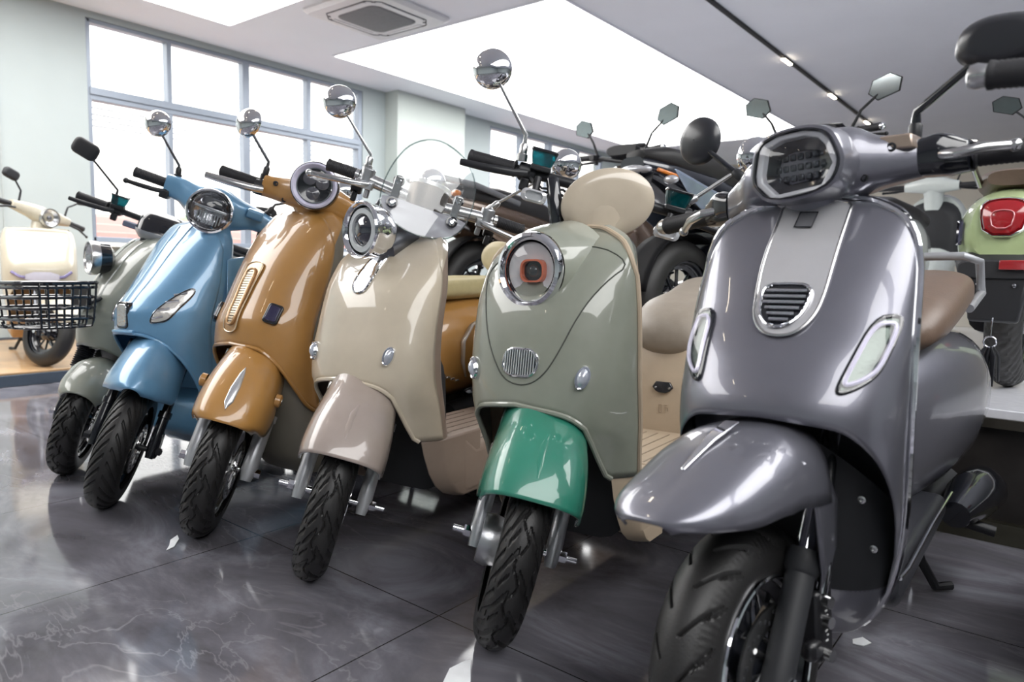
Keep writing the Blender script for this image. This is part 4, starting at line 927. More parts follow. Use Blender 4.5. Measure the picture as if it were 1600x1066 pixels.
    for x, z in ((-.085, .945), (.085, .945), (-.085, 1.005), (.085, 1.005)):
        y = .262+.9*x*x+(z-.9)*.28
        so = MB(T).lathe([(.011, -.004), (.012, .001), (.009, .006), (.005, .007), (.005, .003), (.001, .003)], frame((x, y-.002, z), (0, -1, .28)), 22).build('screen_bolt', CHROME, sc_)
        MB(T).lathe([(.016, -.001), (.016, .0006), (.011, .001)], frame((x, y-.003, z), (0, -1, .28)), 22).build('washer', GLOSSBLACK, so)
    for sx in (-1, 1): MB(T).box((sx*.085, .292, .975), (.022, .004, .085)).build('screen_bracket', SATIN, sc_, bevel=.003)
    mirror(r, T, (-.184, .385, 1.015), (-.186, .385, 1.05), (-.305, .37, 1.158), CHROME, SATIN, .045, .028, (-.15, -1, .10), boot=SATIN, stalk_r=.0042)
    mirror(r, T, (.184, .385, 1.015), (.20, .38, 1.04), (.350, .37, 1.203), CHROME, SATIN, .045, .028, (.15, -1, .10), boot=SATIN, stalk_r=.0042)
    rear(r, sh, dict(floor=(.28, .84, .195, .29), floor_m=BR, rib_m=mat('mauve_rib_dark', (.13, .10, .085), rough=.5), ribs=8,
        skirt=[(.33, .33), (.33, .155), (.36, .148), (.90, .155), (.90, .28), (.40, .28), (.36, .31)],
        body=[(.80, .40, .12, .14, 4), (.85, .42, .14, .165, 3.2), (.95, .44, .16, .18, 2.8), (1.10, .45, .175, .18, 2.4), (1.24, .48, .175, .16, 2.3), (1.36, .53, .13, .10, 2.2), (1.40, .56, .05, .04, 2)], ry=1.18, body_m=P,
        seat=[(.83, .58, .06, .04, 2.2, 2.2), (.85, .585, .10, .075, 2.2, 2.2), (.90, .592, .13, .095, 2.4, 2.4), (1.0, .61, .145, .085, 2.6, 2.4), (1.2, .65, .14, .07, 2.6, 2.4), (1.36, .67, .125, .06, 2.6, 2.4), (1.41, .67, .05, .03, 2.2, 2.2)], seat_m=mat('dark_taupe_leather', (.15, .12, .105), rough=.45, bump=.12, bscale=200)))
    return r
cream_scooter()

# ---------- tan scooter
def tan_scooter():
    r = thing('scooter', 'mustard tan scooter with perforated oval grille and round ring headlamp', 'scooter', (-1.9066, 1.0331, ground(steer(45), 0.205)), 5, -1.5, 'scooters in the front row')
    T = steer(45)
    P = paint('mustard_tan_paint', (.385, .195, .052)); TP = mat('taupe_grey_plastic', (.17, .155, .125), rough=.5, var=.03)
    sh = Shield([(.33, .11, .165, .262, 2.5), (.45, .082, .178, .235, 2.4), (.53, .074, .182, .222, 2.3), (.60, .08, .182, .236, 2.3), (.68, .118, .18, .272, 2.2), (.78, .175, .178, .312, 2.2), (.88, .252, .165, .338, 2.2), (.945, .315, .125, .358, 2.2)],
                [(0, .548), (30, .535), (50, .49), (65, .425), (78, .36), (90, .33)], [(0, .95), (40, .945), (64, .925), (80, .885), (90, .84)], .06)
    s = sh.front(MB()).build('leg_shield', P, r, solid=.0016, sharp=60)
    sh.topcap(MB()).build('shield_cap', P, s)
    sh.back(MB()).build('inner_panel', TP, r)
    MB().tube([sh.pt(rad(a), sh.zb(rad(a))) for a in range(-88, 89, 4)], .006, 8).build('arch_lip', P, s)
    lo = Shield([(.12, .27, .15, .33, 2.6), (.20, .20, .16, .30, 2.6), (.36, .16, .165, .265, 2.6), (.56, .13, .17, .24, 2.4)], [(0, .13), (90, .14)], [(0, .55), (90, .36)], .05)
    lo.front(MB()).build('lower_cowl', TP, r, sharp=60)
    pl = [(.030, .782), (.040, .770), (.034, .72), (.028, .65), (.030, .60), (.022, .585), (.0, .580), (-.022, .585), (-.030, .60), (-.028, .65), (-.034, .72), (-.040, .77), (-.030, .782), (0, .787)]
    gp = sh.patch(MB(), pl, .005, 2, 8).build('grille_plate', mat('copper_tan_plate', (.42, .24, .10), metal=.35, rough=.35, coat=.8), s)
    sh.outline(MB(), pl, .0022, .006, 2).build('plate_rim', mat('pale_gold_rim', (.72, .58, .40), metal=.6, rough=.25, coat=.5), gp)
    gr = [(.018, .760), (.022, .74), (.019, .68), (.018, .63), (.014, .607), (0, .603), (-.014, .607), (-.018, .63), (-.019, .68), (-.022, .74), (-.018, .76), (0, .765)]
    gm = sh.patch(MB(), gr, .0075, 2, 6).build('grille', mat('pale_gold_mesh', (.66, .55, .40), metal=.5, rough=.35), gp)
    sh.outline(MB(), gr, .0042, .008, 2).build('grille_rim', mat('copper_tan_plate', (.42, .24, .10)), gm)
    ho = MB()
    for i in range(5):
        for j in range(21):
            x, z = -.0135+.00675*i, .612+.0071*j
            f = sh.fr(x, z, .0076); ho.lathe([(.0021, 0), (.0021, .0007), (.0002, .0008)], f, 8)
    ho.build('perforation', MATTE, gm)
    for sx in (-1, 1):
        F = sh.fr(sx*.128, .634, .002) @ Matrix.Rotation(rad(-10*sx), 4, 'Z')
        o = MB().plate(rrect(.046, .062, .010), -.004, .006, F).build('turn_signal', GLOSSBLACK, s, bevel=.003)
        MB().plate(rrect(.034, .050, .007), .004, .009, F).build('signal_lens', SMOKE, o, bevel=.002)
        MB().plate(rrect(.032, .046, .006), .002, .0065, F).build('signal_reflector', mat('violet_reflector', (.22, .20, .36), metal=.6, rough=.25, bump=.6, bscale=150), o)
    fp = [(0, -.163, .396, .070, .08), (.10, -.154, .412, .088, .11), (.3, -.118, .451, .100, .15), (.55, -.058, .495, .103, .16), (.8, .025, .535, .098, .15), (1, .11, .560, .092, .12)]
    fe = fender(r, fp, 2.7, P, T)
    bd = MB(T); bd.loft([[(w*cos(2*PI*k/16), y-.006*abs(sin(PI*k/16)) , z+.004*sin(2*PI*k/16)) for k in range(16)] for w, y, z in ((.001, -.143, .428), (.011, -.128, .445), (.012, -.092, .475), (.007, -.050, .504), (.001, -.028, .515))])
    bd.build('fender_badge', mat('silver_badge', (.66, .67, .69), metal=.8, rough=.25), fe)
    for sx in (-1, 1):
        q = MB(T).lathe([(.019, -.004), (.019, .010), (.012, .014), (.011, .008), (.001, .008)], frame((sx*.101, 0, .440), (sx, 0, 0)), 26).build('fender_bolt', P, fe)
        MB(T).lathe([(.009, .008), (.009, .015), (.001, .016)], frame((sx*.101, 0, .440), (sx, 0, 0)), 18).build('bolt_head', SATIN, q)
    wheel(r, 'front_wheel', 0, .205, .044, .126, T, SATIN, 8, .013, tread_wave(15), disc=.085, hubr=.04, N=330)
    fork(r, .205, T, mat('silver_painted_fork', (.52, .53, .55)), mat('silver_painted_fork', (.52, .53, .55)), sx=.08, top=.50, split=.36, r_low=.022, r_up=.019, boltlen=.012, cy=.01)
    hs = headset(r, T, [(-.172, .38, .985, .030, .034, 3), (-.13, .375, .99, .036, .038, 3), (-.06, .35, 1.0, .05, .05, 2.6), (0, .335, 1.012, .062, .062, 2.4), (.06, .35, 1.0, .05, .05, 2.6), (.13, .375, .99, .036, .038, 3), (.172, .38, .985, .030, .034, 3)], P,
                 [(.90, .36, .06, .06), (.94, .36, .055, .058), (.975, .355, .085, .065), (1.0, .35, .09, .06)])
    headlamp(r, T, (-.004, .262, 1.04), (-.03, -1, .12), .074, 'tan', .06)
    screws(hs, T, [(-.13, .338, 1.005), (-.09, .325, .965), (.13, .338, 1.005)], (0, -1, .1), r=.008)
    for sx in (-1, 1):
        MB(T).tube([(sx*.16, .385, .985), (sx*.2, .385, .985)], .012, 12).build('handlebar', BLACK, hs)
        MB(T).cyl((sx*.165, .37, .975), (sx*.195, .37, .975), .024, n=20).build('switch_housing', BLACK, hs)
        grip(hs, T, (sx*.185, .39, .985), (sx*.315, .40, .985), .0175)
        lever(hs, T, [(sx*.165, .345, .972), (sx*.20, .325, .968), (sx*.26, .322, .965), (sx*.335, .335, .962)], SATIN, .0095, ball=False)
    mirror(r, T, (-.178, .385, 1.015), (-.178, .385, 1.06), (-.262, .37, 1.155), CHROME, STEEL, .046, .030, (-.75, -1, .15), boot=True, stalk_r=.0048)
    mirror(r, T, (.178, .385, 1.015), (.185, .385, 1.06), (.329, .39, 1.168), CHROME, STEEL, .046, .030, (.2, -1, .15), boot=True, stalk_r=.0048)
    _, bo, so = rear(r, sh, dict(floor=(.29, .82, .165, .29), floor_m=TP, rib_m=BLACK,
        skirt=[(.27, .35), (.25, .22), (.30, .15), (.88, .16), (.88, .28), (.40, .28), (.34, .33)],
        body=[(.76, .40, .09, .13, 3), (.82, .43, .13, .17, 2.6), (.92, .455, .165, .195, 2.3), (1.06, .47, .185, .205, 2.2), (1.22, .48, .185, .20, 2.2), (1.38, .51, .16, .16, 2.2), (1.52, .55, .11, .10, 2.1), (1.6, .57, .04, .04, 2)], body_m=P,
        seat=[(.78, .685, .06, .02, 3, 3), (.82, .69, .12, .036, 3.5, 3), (.95, .698, .14, .045, 4, 3), (1.2, .705, .145, .048, 4, 3), (1.40, .708, .13, .045, 4, 3), (1.47, .708, .08, .025, 3, 3)], seat_m=mat('olive_cream_leather', (.42, .36, .19), rough=.45, bump=.1, bscale=200)))
    CS = mat('satin_arc', (.62, .58, .53), metal=.8, rough=.3)
    for sx in (1,):
        MB().tube([(.180, 1.22, .60), (.190, 1.10, .595), (.192, 1.0, .56), (.186, .955, .50), (.182, .955, .42), (.176, .98, .36)], [.006, .010, .011, .011, .010, .004], 10, flat=.45).build('chrome_arc', CS, bo)
        for k in range(4): MB().box((.158+.004*k, .865+.022*k, .375-.008*k), (.012, .020, .008)).build('vent_louvre', SATIN, bo, bevel=.002)
    bk = MB().loft([[(.085*a*cos(2*PI*k/36), 1.47+d, .835+.072*a*sin(2*PI*k/36)) for k in range(36)] for a, d in ((.6, -.042), (.9, -.036), (1, -.02), (1, .0), (.9, .015), (.5, .018))]).build('backrest', mat('cream_leather', (.50, .43, .27), rough=.45, bump=.1, bscale=200), r, sharp=60)
    MB().box((0, 1.485, .73), (.045, .012, .12)).build('backrest_bracket', SATIN, bk, bevel=.003)
    MB().tube([(.11, 1.36, .70), (.13, 1.44, .725), (.10, 1.52, .735), (-.10, 1.52, .735), (-.13, 1.44, .725), (-.11, 1.36, .70)], .008, 10).build('grab_rail', CHROME, r)
    return r
tan_scooter()

# ---------- blue scooter
def blue_scooter():
    r = thing('scooter', 'light blue scooter with chrome-ringed round headlamp and clear leaf-shaped signal lens', 'scooter', (-2.3526, .9521, ground(steer(49), 0.205)), 8, -1.5, 'scooters in the front row')
    T = steer(49)
    P = mat('powder_blue_paint', (.125, .29, .47), rough=.35, coat=1, metal=.2, var=.03, flake=.03)
    sh = Shield([(.25, .12, .165, .245, 2.4), (.45, .075, .178, .238, 2.3), (.549, .045, .184, .232, 2.0), (.608, .042, .186, .24, 1.85), (.66, .075, .186, .258, 1.85), (.709, .118, .186, .272, 1.9), (.84, .225, .17, .302, 2.0), (.90, .28, .13, .315, 2.1), (.93, .31, .10, .325, 2.1)],
                [(0, .552), (20, .548), (40, .525), (55, .475), (68, .41), (80, .32), (90, .27)], [(0, .92), (40, .915), (64, .895), (80, .86), (90, .82)], .06)
    s = sh.front(MB()).build('leg_shield', P, r, solid=.0016, sharp=60)
    sh.topcap(MB()).build('shield_cap', P, s)
    sh.back(MB()).build('inner_panel', P, r)
    fl = MB()                                               # inner flange standing proud behind the shield
    fl.loft([[(sx*.185, .285, .38), (sx*.19, .30, .38), (sx*.19, .345, .40), (sx*.17, .345, .40)] for sx in (1,)]+[[(.19, .285, .6), (.197, .305, .6), (.197, .36, .62), (.17, .36, .62)], [(.185, .30, .79), (.192, .32, .79), (.19, .375, .80), (.165, .375, .80)]]).build('inner_flange', P, r, bevel=.008)
    for x in (-.035, .035):                                 # pressed centre ribs
        MB().tube([sh.at(x*(.55+.45*q/10), .635+.27*q/10, .0005) for q in range(11)], .0042, 8, flat=.8).build('centre_rib', P, s)
    MB().tube([sh.pt(rad(a), sh.zb(rad(a))) for a in range(-86, 87, 4)], .0055, 8).build('arch_lip', P, s)
    np = MB().plate(rrect(.062, .088, .016), -.03, .006, frame((0, .050, .608), (0, -1, .05))).build('nose_lamp', GLOSSBLACK, s, bevel=.004)
    MB().plate(rrect(.048, .072, .012), .003, .0085, frame((0, .050, .608), (0, -1, .05))).build('nose_reflector', REFL, np, bevel=.002)
    MB().tube([sh.at(.052*(q-6)/6, .556, .006) for q in range(13)], .006, 8).build('nose_lip', P, s)
    for sx in (-1, 1):
        q = [(sx*a, b) for a, b in ((.158, .694), (.166, .682), (.157, .645), (.143, .604), (.130, .588), (.104, .583), (.098, .592), (.110, .624), (.132, .664))]
        o = sh.patch(MB(), q, .002, 2, 6).build('turn_signal', mat('bright_signal_bowl', (.70, .68, .64), metal=.35, rough=.2, bump=.5, bscale=120), s)
        sh.outline(MB(), q, .0036, .003, 2).build('signal_rim', CHROME, o); sh.outline(MB(), q, .0022, .0055, 2).build('signal_gasket', GLOSSBLACK, o)
        for k in range(4):
            z = .675-.024*k; c0 = sx*(.148-.009*k); MB().tube([sh.at(c0-sx*.018, z-.004, .004), sh.at(c0+sx*.006, z+.002, .004)], .004, 8).build('signal_step', CHROME, o)
        sh.patch(MB(), q, .0075, 2, 6).build('signal_lens', LENS, o)
    fp = [(0, -.140, .440, .025, .03), (.10, -.126, .455, .066, .08), (.3, -.090, .487, .100, .14), (.55, -.038, .520, .106, .15), (.8, .035, .550, .100, .13), (1, .11, .568, .094, .10)]
    fe = fender(r, fp, 1.65, P, T)
    wheel(r, 'front_wheel', 0, .205, .047, .124, T, GLOSSBLACK, 10, .013, tread_v(30, .005, 2.6, .30), disc=.08, hubr=.04, valve=-30, N=420)
    fork(r, .205, T, GLOSSBLACK, GLOSSBLACK, sx=.085, top=.50, split=.32, r_low=.017, r_up=.0145, bolt=BLACK, boltlen=.015, cy=.01)
    MB(T).box((.085, .07, .20), (.03, .06, .08)).build('brake_caliper', CALIPER, r, bevel=.008)
    MB(T).tube([(.085, .09, .24), (.09, .11, .32), (.07, .16, .46)], .005, 8).build('brake_hose', BLACK, r)
    hs = headset(r, T, [(-.178, .385, 1.0, .030, .036, 3.2), (-.13, .38, 1.0, .040, .042, 3.4), (-.08, .36, .985, .05, .055, 2.8), (0, .345, .975, .075, .082, 2.3), (.08, .36, .98, .05, .055, 2.8), (.13, .38, .985, .040, .040, 3.4), (.2, .385, .975, .030, .034, 3.2)], P,
                 [(.88, .36, .05, .05), (.91, .36, .052, .055), (.95, .355, .075, .065), (.98, .35, .08, .06)])
    headlamp(r, T, (.004, .226, .977), (0, -1, .10), .072, 'blue', .06)
    MB(T).loft([yzring(x, .345, 1.005, .03, .018, 4) for x in (.105, .16)]).build('pod_ridge', P, hs, bevel=.004)
    for sx in (-1, 1):
        MB(T).tube([(sx*.17, .39, 1.0 if sx < 0 else .975), (sx*.21, .39, 1.0 if sx < 0 else .975)], .013, 12).build('handlebar', BLACK, hs)
        zz = 1.002 if sx < 0 else .972
        grip(hs, T, (sx*.18, .392, zz), (sx*.288, .40, zz), .0175)
        lever(hs, T, [(sx*.165, .355, zz-.025), (sx*.20, .34, zz-.03), (sx*.25, .345, zz-.033), (sx*.295, .36, zz-.035)], BLACK, .0065)
        MB(T).box((sx*.17, .37, zz-.035), (.03, .05, .03)).build('switch_housing', BLACK, hs, bevel=.004)
    mirror(r, T, (-.152, .39, 1.04), (-.158, .39, 1.075), (-.255, .375, 1.185), CHROME, STEEL, .044, .03, (-.35, -1, .0), boot=True, stalk_r=.0048)
    mirror(r, T, (.165, .39, 1.02), (.18, .39, 1.06), (.392, .39, 1.185), CHROME, STEEL, .044, .03, (.2, -1, .0), boot=True, stalk_r=.0048)
    rear(r, sh, dict(floor=(.28, .80, .165, .28), floor_m=P, rib_m=BLACK,
        skirt=[(.25, .30), (.22, .20), (.30, .135), (.86, .14), (.86, .27), (.38, .27), (.33, .34)],
        body=[(.74, .40, .09, .14, 3), (.82, .43, .13, .17, 2.6), (.95, .45, .165, .19, 2.4), (1.1, .46, .18, .19, 2.3), (1.3, .49, .17, .16, 2.2), (1.5, .54, .11, .10, 2.1), (1.58, .56, .04, .04, 2)], body_m=P,
        seat=[(.76, .64, .06, .025, 2.6, 2.4), (.80, .65, .12, .045, 2.8, 2.4), (.95, .67, .14, .06, 3, 2.4), (1.2, .70, .14, .06, 3, 2.4), (1.45, .70, .12, .045, 3, 2.4), (1.5, .70, .06, .02, 2.6, 2.4)], seat_m=mat('slate_leather', (.045, .05, .06), rough=.5, bump=.1, bscale=200)))
    return r
blue_scooter()

# ---------- pale sage scooter with basket
def basket_scooter():
    r = thing('scooter', 'pale sage scooter with black wire basket on its nose', 'scooter', (-2.8246, 1.0091, ground(steer(49), 0.205)), 8, -1.5, 'scooters in the front row')
    T = steer(49)
    P = paint('pale_sage_paint', (.25, .265, .225))
    sh = Shield([(.38, .075, .125, .225, 2.4), (.47, .04, .14, .215, 2.3), (.56, .05, .15, .225, 2.3), (.66, .095, .155, .25, 2.2), (.76, .17, .155, .285, 2.2), (.83, .24, .145, .315, 2.2), (.872, .30, .11, .34, 2.2)],
                [(0, .47), (30, .455), (55, .42), (90, .37)], [(0, .872), (45, .868), (68, .85), (82, .82), (90, .79)], .05)
    s = sh.front(MB()).build('leg_shield', P, r, solid=.0016, sharp=60)
    sh.topcap(MB()).build('shield_cap', P, s)
    sh.back(MB()).build('inner_panel', mat('slate_plastic', (.08, .09, .09), rough=.5), r)
    for x in (-.04, .04): MB().tube([sh.at(x, .60+.26*q/10, .0005) for q in range(11)], .004, 8).build('pressed_rib', P, s)
    lo = Shield([(.13, .27, .14, .33, 2.6), (.30, .18, .15, .29, 2.6), (.47, .13, .15, .25, 2.4)], [(0, .14), (90, .15)], [(0, .46), (90, .38)], .05)
    lo.front(MB()).build('lower_cowl', mat('slate_plastic', (.08, .09, .09), rough=.5), r, sharp=60)
    headlamp(r, None, (-.035, .105, .79), (-.25, -1, .05), .062, 'small', .075)
    # fender close to the tyre
    fp = [(t, -.235*cos(rad(a)), .205+.235*sin(rad(a)), w, .07) for t, a, w in ((0, 42, .055), (.12, 48, .068), (.35, 64, .076), (.6, 86, .076), (.85, 112, .07), (1, 128, .06))]
    fender(r, fp, 2.0, P, T)
    wheel(r, 'front_wheel', 0, .205, .047, .122, T, GLOSSBLACK, 10, .014, tread_wave(18, .006), disc=.07, hubr=.04, N=300)
    fork(r, .205, T, SATIN, GLOSSBLACK, sx=.078, top=.56, split=.36, r_low=.02, r_up=.015, boot=.50, boltlen=.012, cy=.01)
    MB(T).tube([(-.07, .11, .44), (.0, .13, .47), (.07, .11, .44)], .014, 10).build('fork_brace', SATIN, r)
    hb = naked_bars(r, T, .36, .925, .335, BLACK, pull=.04, lev_z=-.012)
    MB(T).tube([(0, .34, .80), (0, .36, .925)], [.03, .024], 16).build('steering_stem', BLACK, hb)
    reservoir(hb, T, (-.178, .37, .962), size=(.06, .04, .034)); reservoir(hb, T, (.178, .37, .962), size=(.06, .04, .034))
    ms = MB(T).loft([[(x*k, .33+y*k+d, z) for x, y in rrect(.17, .12, .04)] for k, z, d in ((.80, .862, .01), (.96, .882, 0), (1, .897, 0))]).build('instrument_pod', mat('silver_plastic', (.50, .51, .54), metal=.4, rough=.35), r, sharp=50)
    MB(T).loft([[(x*k, .335+y*k+d, z) for x, y in rrect(.17, .125, .045)] for k, z, d in ((.98, .895, 0), (.97, .935, .012), (.88, .962, .03), (.5, .970, .035))]).build('instrument_hood', GLOSSBLACK, ms, sharp=60)
    MB(T).loft([[(x*.9, .335+y*.9, z) for x, y in rrect(.13, .10, .03)] for z in (.83, .865)]).build('pod_base', BLACK, ms)
    MB(T).box((-.105, .315, .895), (.05, .03, .022)).build('side_tab', mat('slate_blue_plastic', (.16, .18, .25), rough=.4), ms, bevel=.004)
    MB(T).tube([(.05, .30, .87), (.12, .25, .86), (.16, .30, .90), (.12, .36, .93)], .006, 8).build('cable', BLACK, hb)
    rp = rrect(.098, .066, .022)
    mirror(r, T, (-.196, .375, .955), (-.196, .375, 1.0), (-.338, .36, 1.112), MATTE, BLACK, .05, .018, (-.15, -1, .05), shape=rp, boot=True, stalk_r=.0045, roll=-12)
    mirror(r, T, (.196, .375, .955), (.20, .375, 1.0), (.345, .38, 1.10), MATTE, BLACK, .05, .018, (.15, -1, .05), shape=rp, boot=True, stalk_r=.0045, roll=12)
    # wire basket, rooted on the shield
    bk = None
    def ringp(z, k=1.): return [(x*k*(.92+.7*(z-.545)), -.085+y*k*(.92+.7*(z-.545)), z) for x, y in rrect(.33, .25, .075, 7)]
    rm = MB(); rm.tube(ringp(.697), .0065, 8, loop=True); bk = rm.build('basket', GLOSSBLACK, r)
    for z in (.682, .648, .612, .575):
        MB().tube(ringp(z), .0056, 8, loop=True).build('basket_hoop', GLOSSBLACK, bk)
    MB().tube([(p[0]*.9, -.085+(p[1]+.085)*.9, .545) for p in ringp(.545)], .004, 8, loop=True).build('basket_hoop', GLOSSBLACK, bk)
    def sl(x, y):
        def q(z, k=1): f = k*(.92+.7*(z-.545)); return (x*f, -.085+y*f, z)
        return [q(.697), q(.62), q(.565), (x*.9, -.085+y*.9, .548), (x*.62, -.085+y*.62, .543)]
    for x in (-.035, .035):
        for y in (-.125, .125): MB().tube(sl(x, y)[2:], .004, 6).build('basket_wire', GLOSSBLACK, bk)
    for y in [-.09+.026*k for k in range(8)]:
        for x in (-.165, .165): MB().tube(sl(x, y), .0038, 6).build('basket_wire', GLOSSBLACK, bk)
    for x in [-.09+.06*k for k in range(4)]: MB().tube([(x, -.085-.11, .544), (x, -.085+.11, .544)], .003, 6).build('basket_wire', GLOSSBLACK, bk)
    MB().box((0, .045, .64), (.12, .012, .08)).build('basket_bracket', BLACK, bk, bevel=.004)
    MB().tube([(-.05, .04, .62), (-.05, .09, .64)], .008, 8).build('basket_stay', BLACK, bk); MB().tube([(.05, .04, .62), (.05, .09, .64)], .008, 8).build('basket_stay', BLACK, bk)
    rear(r, sh, dict(floor=(.30, .80, .15, .27), floor_m=mat('slate_plastic', (.08, .09, .09), rough=.5), rib_m=BLACK,
        skirt=[(.27, .36), (.26, .22), (.32, .14), (.86, .15), (.86, .26), (.40, .26), (.35, .33)],
        body=[(.74, .38, .08, .12, 3), (.82, .40, .11, .15, 2.6), (.95, .43, .14, .17, 2.4), (1.1, .45, .15, .17, 2.3), (1.3, .48, .15, .14, 2.2), (1.5, .53, .10, .08, 2.1), (1.56, .55, .04, .03, 2)], body_m=P,
        seat=[(.76, .60, .05, .03, 2.4, 2.4), (.80, .605, .10, .06, 2.6, 2.4), (.92, .62, .13, .07, 2.6, 2.4), (1.1, .64, .13, .06, 2.8, 2.4), (1.2, .68, .13, .09, 2.4, 2.4), (1.42, .69, .12, .06, 2.8, 2.4), (1.48, .69, .05, .03, 2.4, 2.4)], seat_m=mat('slate_leather', (.045, .05, .06), rough=.5)))
    return r
basket_scooter()

# ------------------------------------------------------------------ vehicles on the tall platform, tails towards the aisle
PT = .40
def hex_mirror(w=.165, h=.105): return [(-.5*w, -.05*h), (-.30*w, .46*h), (.22*w, .5*h), (.5*w, .10*h), (.36*w, -.45*h), (-.28*w, -.5*h)]
def maxi(name_label, loc, yaw, P, seat_m, side_m, rail=None, rimm=GLOSSBLACK, amber=False, plate=False, low=0.):
    """big tail-up scooter, local front = -Y, rear axle at y = 1.30"""
    r = thing('scooter', name_label, 'scooter', loc, yaw, 0, 'scooters on the tall platform')
    wheel(r, 'rear_wheel', 1.30, .262, .062, .165, None, rimm, 10, .016, None, disc=.10, hubr=.06, N=120, discm=STEEL)
    wheel(r, 'front_wheel', 0.0, .262, .055, .165, None, rimm, 10, .016, None, hubr=.05, N=90)
    DT = Matrix.Translation(V((0, 0, -low)))
    # tail unit
    st = [(.55, .62, .12, .12, 2.6), (.75, .66, .15, .13, 2.6), (1.0, .72, .16, .12, 2.6), (1.25, .78, .15, .10, 2.8), (1.48, .83, .11, .065, 3), (1.62, .86, .06, .035, 3)]
    tl = MB(DT).loft([supring(0, zc, rx, rz, n, y, 32) for y, zc, rx, rz, n in st]).build('tail_cowl', P, r, sharp=50)
    for sx in (-1, 1):
        MB(DT).loft([[(sx*(.10+.065*k), y, z) for k in (1,) for y, z in ((.6, .62), (1.58, .85), (1.45, .73), (1.15, .58), (.7, .46))], [(sx*.175, y, z) for y, z in ((.62, .61), (1.53, .83), (1.42, .735), (1.15, .595), (.72, .47))]]).build('side_panel', side_m, tl, bevel=.006)
    sq = [(.45, .76, .09, .03, 2.6), (.55, .77, .14, .05, 3), (.85, .79, .15, .055, 3), (.98, .83, .15, .07, 3), (1.25, .875, .145, .065, 3), (1.50, .90, .11, .045, 3), (1.60, .905, .05, .02, 2.6)]
    MB(DT).loft([supring(0, zc, rx, rz, n, y, 32) for y, zc, rx, rz, n in sq]).build('seat', seat_m, r, sharp=60)
    MB(DT).ell((0, 1.60, .845), (.085, .035, .022)).build('tail_lamp', REDL if not amber else mat('clear_tail', (.55, .56, .60), rough=.1, coat=1, metal=.4), r)
    if amber:
        for sx in (-1, 1): MB(DT).tube([(sx*.10, 1.58, .842), (sx*.158, 1.40, .80)], .008, 8).build('amber_strip', AMBER, tl)
    if rail:
        MB(DT).tube([(-.14, 1.15, .86), (-.155, 1.45, .93), (-.12, 1.66, .955), (.12, 1.66, .955), (.155, 1.45, .93), (.14, 1.15, .86)], .016, 10).build('grab_rail', rail, r)
    for sx in (-1, 1):
        sa = MB().cyl((sx*.12, 1.24, .30), (sx*.12, 1.12, .62), .018, n=14).build('shock_absorber', CHROME, r)
        MB().tube([(sx*.12+.026*cos(k*.9), 1.222-.0025*k+.026*sin(k*.9), .36+.0052*k) for k in range(46)], .006, 6).build('spring', BLACK, sa)
    mg = MB().loft([[(x, 1.30-(.285+.004*(x/.06)**2)*cos(a)*1.0, .262+.285*sin(a)) for x in (-.07, -.035, 0, .035, .07)] for a in [rad(t) for t in range(60, 178, 8)]], closed=False).build('rear_mudguard', mat('mudguard_black', (.005, .005, .006), rough=.65, spec=.15), r, solid=.006)
    pl = MB(); pl.loft([[(-.075, 1.56, .80), (.075, 1.56, .80), (.085, 1.60, .74), (-.085, 1.60, .74)], [(-.06, 1.64, .55), (.06, 1.64, .55), (.06, 1.66, .55), (-.06, 1.66, .55)]])
    po = pl.build('plate_holder', MATTE, r, bevel=.004)
    if plate: MB().lathe([(.032, 0), (.032, .012), (.024, .018), (.001, .02)], frame((0, 1.655, .60), (0, 1, .1)), 22).build('reflector', AMBER, po)
    for sx in (-1, 1): MB().ell((sx*.15, 1.56, .74), (.035, .022, .018), n=14, m=8).build('turn_signal', AMBER if plate else mat('clear_tail', (.55, .56, .60)), po)
    sw = MB().tube([(.10, .80, .28), (.11, 1.1, .27), (.10, 1.32, .262)], [.06, .075, .05], 14).build('swing_arm', GLOSSBLACK, r)
    # floor tunnel, leg shield, bars
    MB().loft([supring(0, zc, rx, rz, 3, y, 24) for y, zc, rx, rz in ((.10, .55, .10, .28), (.25, .42, .17, .20), (.60, .36, .18, .13), (.95, .40, .15, .14), (1.15, .46, .10, .10))]).build('body', P, r, sharp=60)
    sh = MB().loft([supring(0, zc, rx, rz, 2.6, y, 28) for y, zc, rx, rz in ((-.12, .70, .08, .10), (-.02, .72, .19, .26), (.10, .76, .20, .28), (.20, .82, .17, .22), (.24, .86, .10, .12))]).build('leg_shield', P, r, sharp=60)
    MB().loft([supring(0, 1.0, .16, .02, 3, -.02, 20), supring(0, 1.10, .15, .015, 3, .06, 20), supring(0, 1.17, .10, .01, 3, .11, 20)]).build('windscreen', mat('smoke_plastic', (.02, .02, .025), rough=.08, coat=1), sh)
    hb = MB().tube([(-.34, .26, 1.10), (-.16, .20, 1.09), (0, .17, 1.06), (.16, .20, 1.09), (.34, .26, 1.10)], .014, 12).build('handlebar', BLACK, r)
    MB().tube([(0, .10, .80), (0, .17, 1.06)], .035, 12).build('steering_stem', BLACK, hb)
    MB().loft([supring(0, 1.10, .13, .035, 3, .12, 20), supring(0, 1.13, .12, .03, 3, .22, 20)]).build('instrument_hood', MATTE, hb)
    for sx in (-1, 1):
        grip(hb, None, (sx*.24, .235, 1.10), (sx*.36, .265, 1.10), .018, CHROME)
        switchgear(hb, None, sx*.21, .225, 1.10)
        lever(hb, None, [(sx*.2, .17, 1.09), (sx*.26, .165, 1.085), (sx*.36, .20, 1.075)], BLACK, .007)
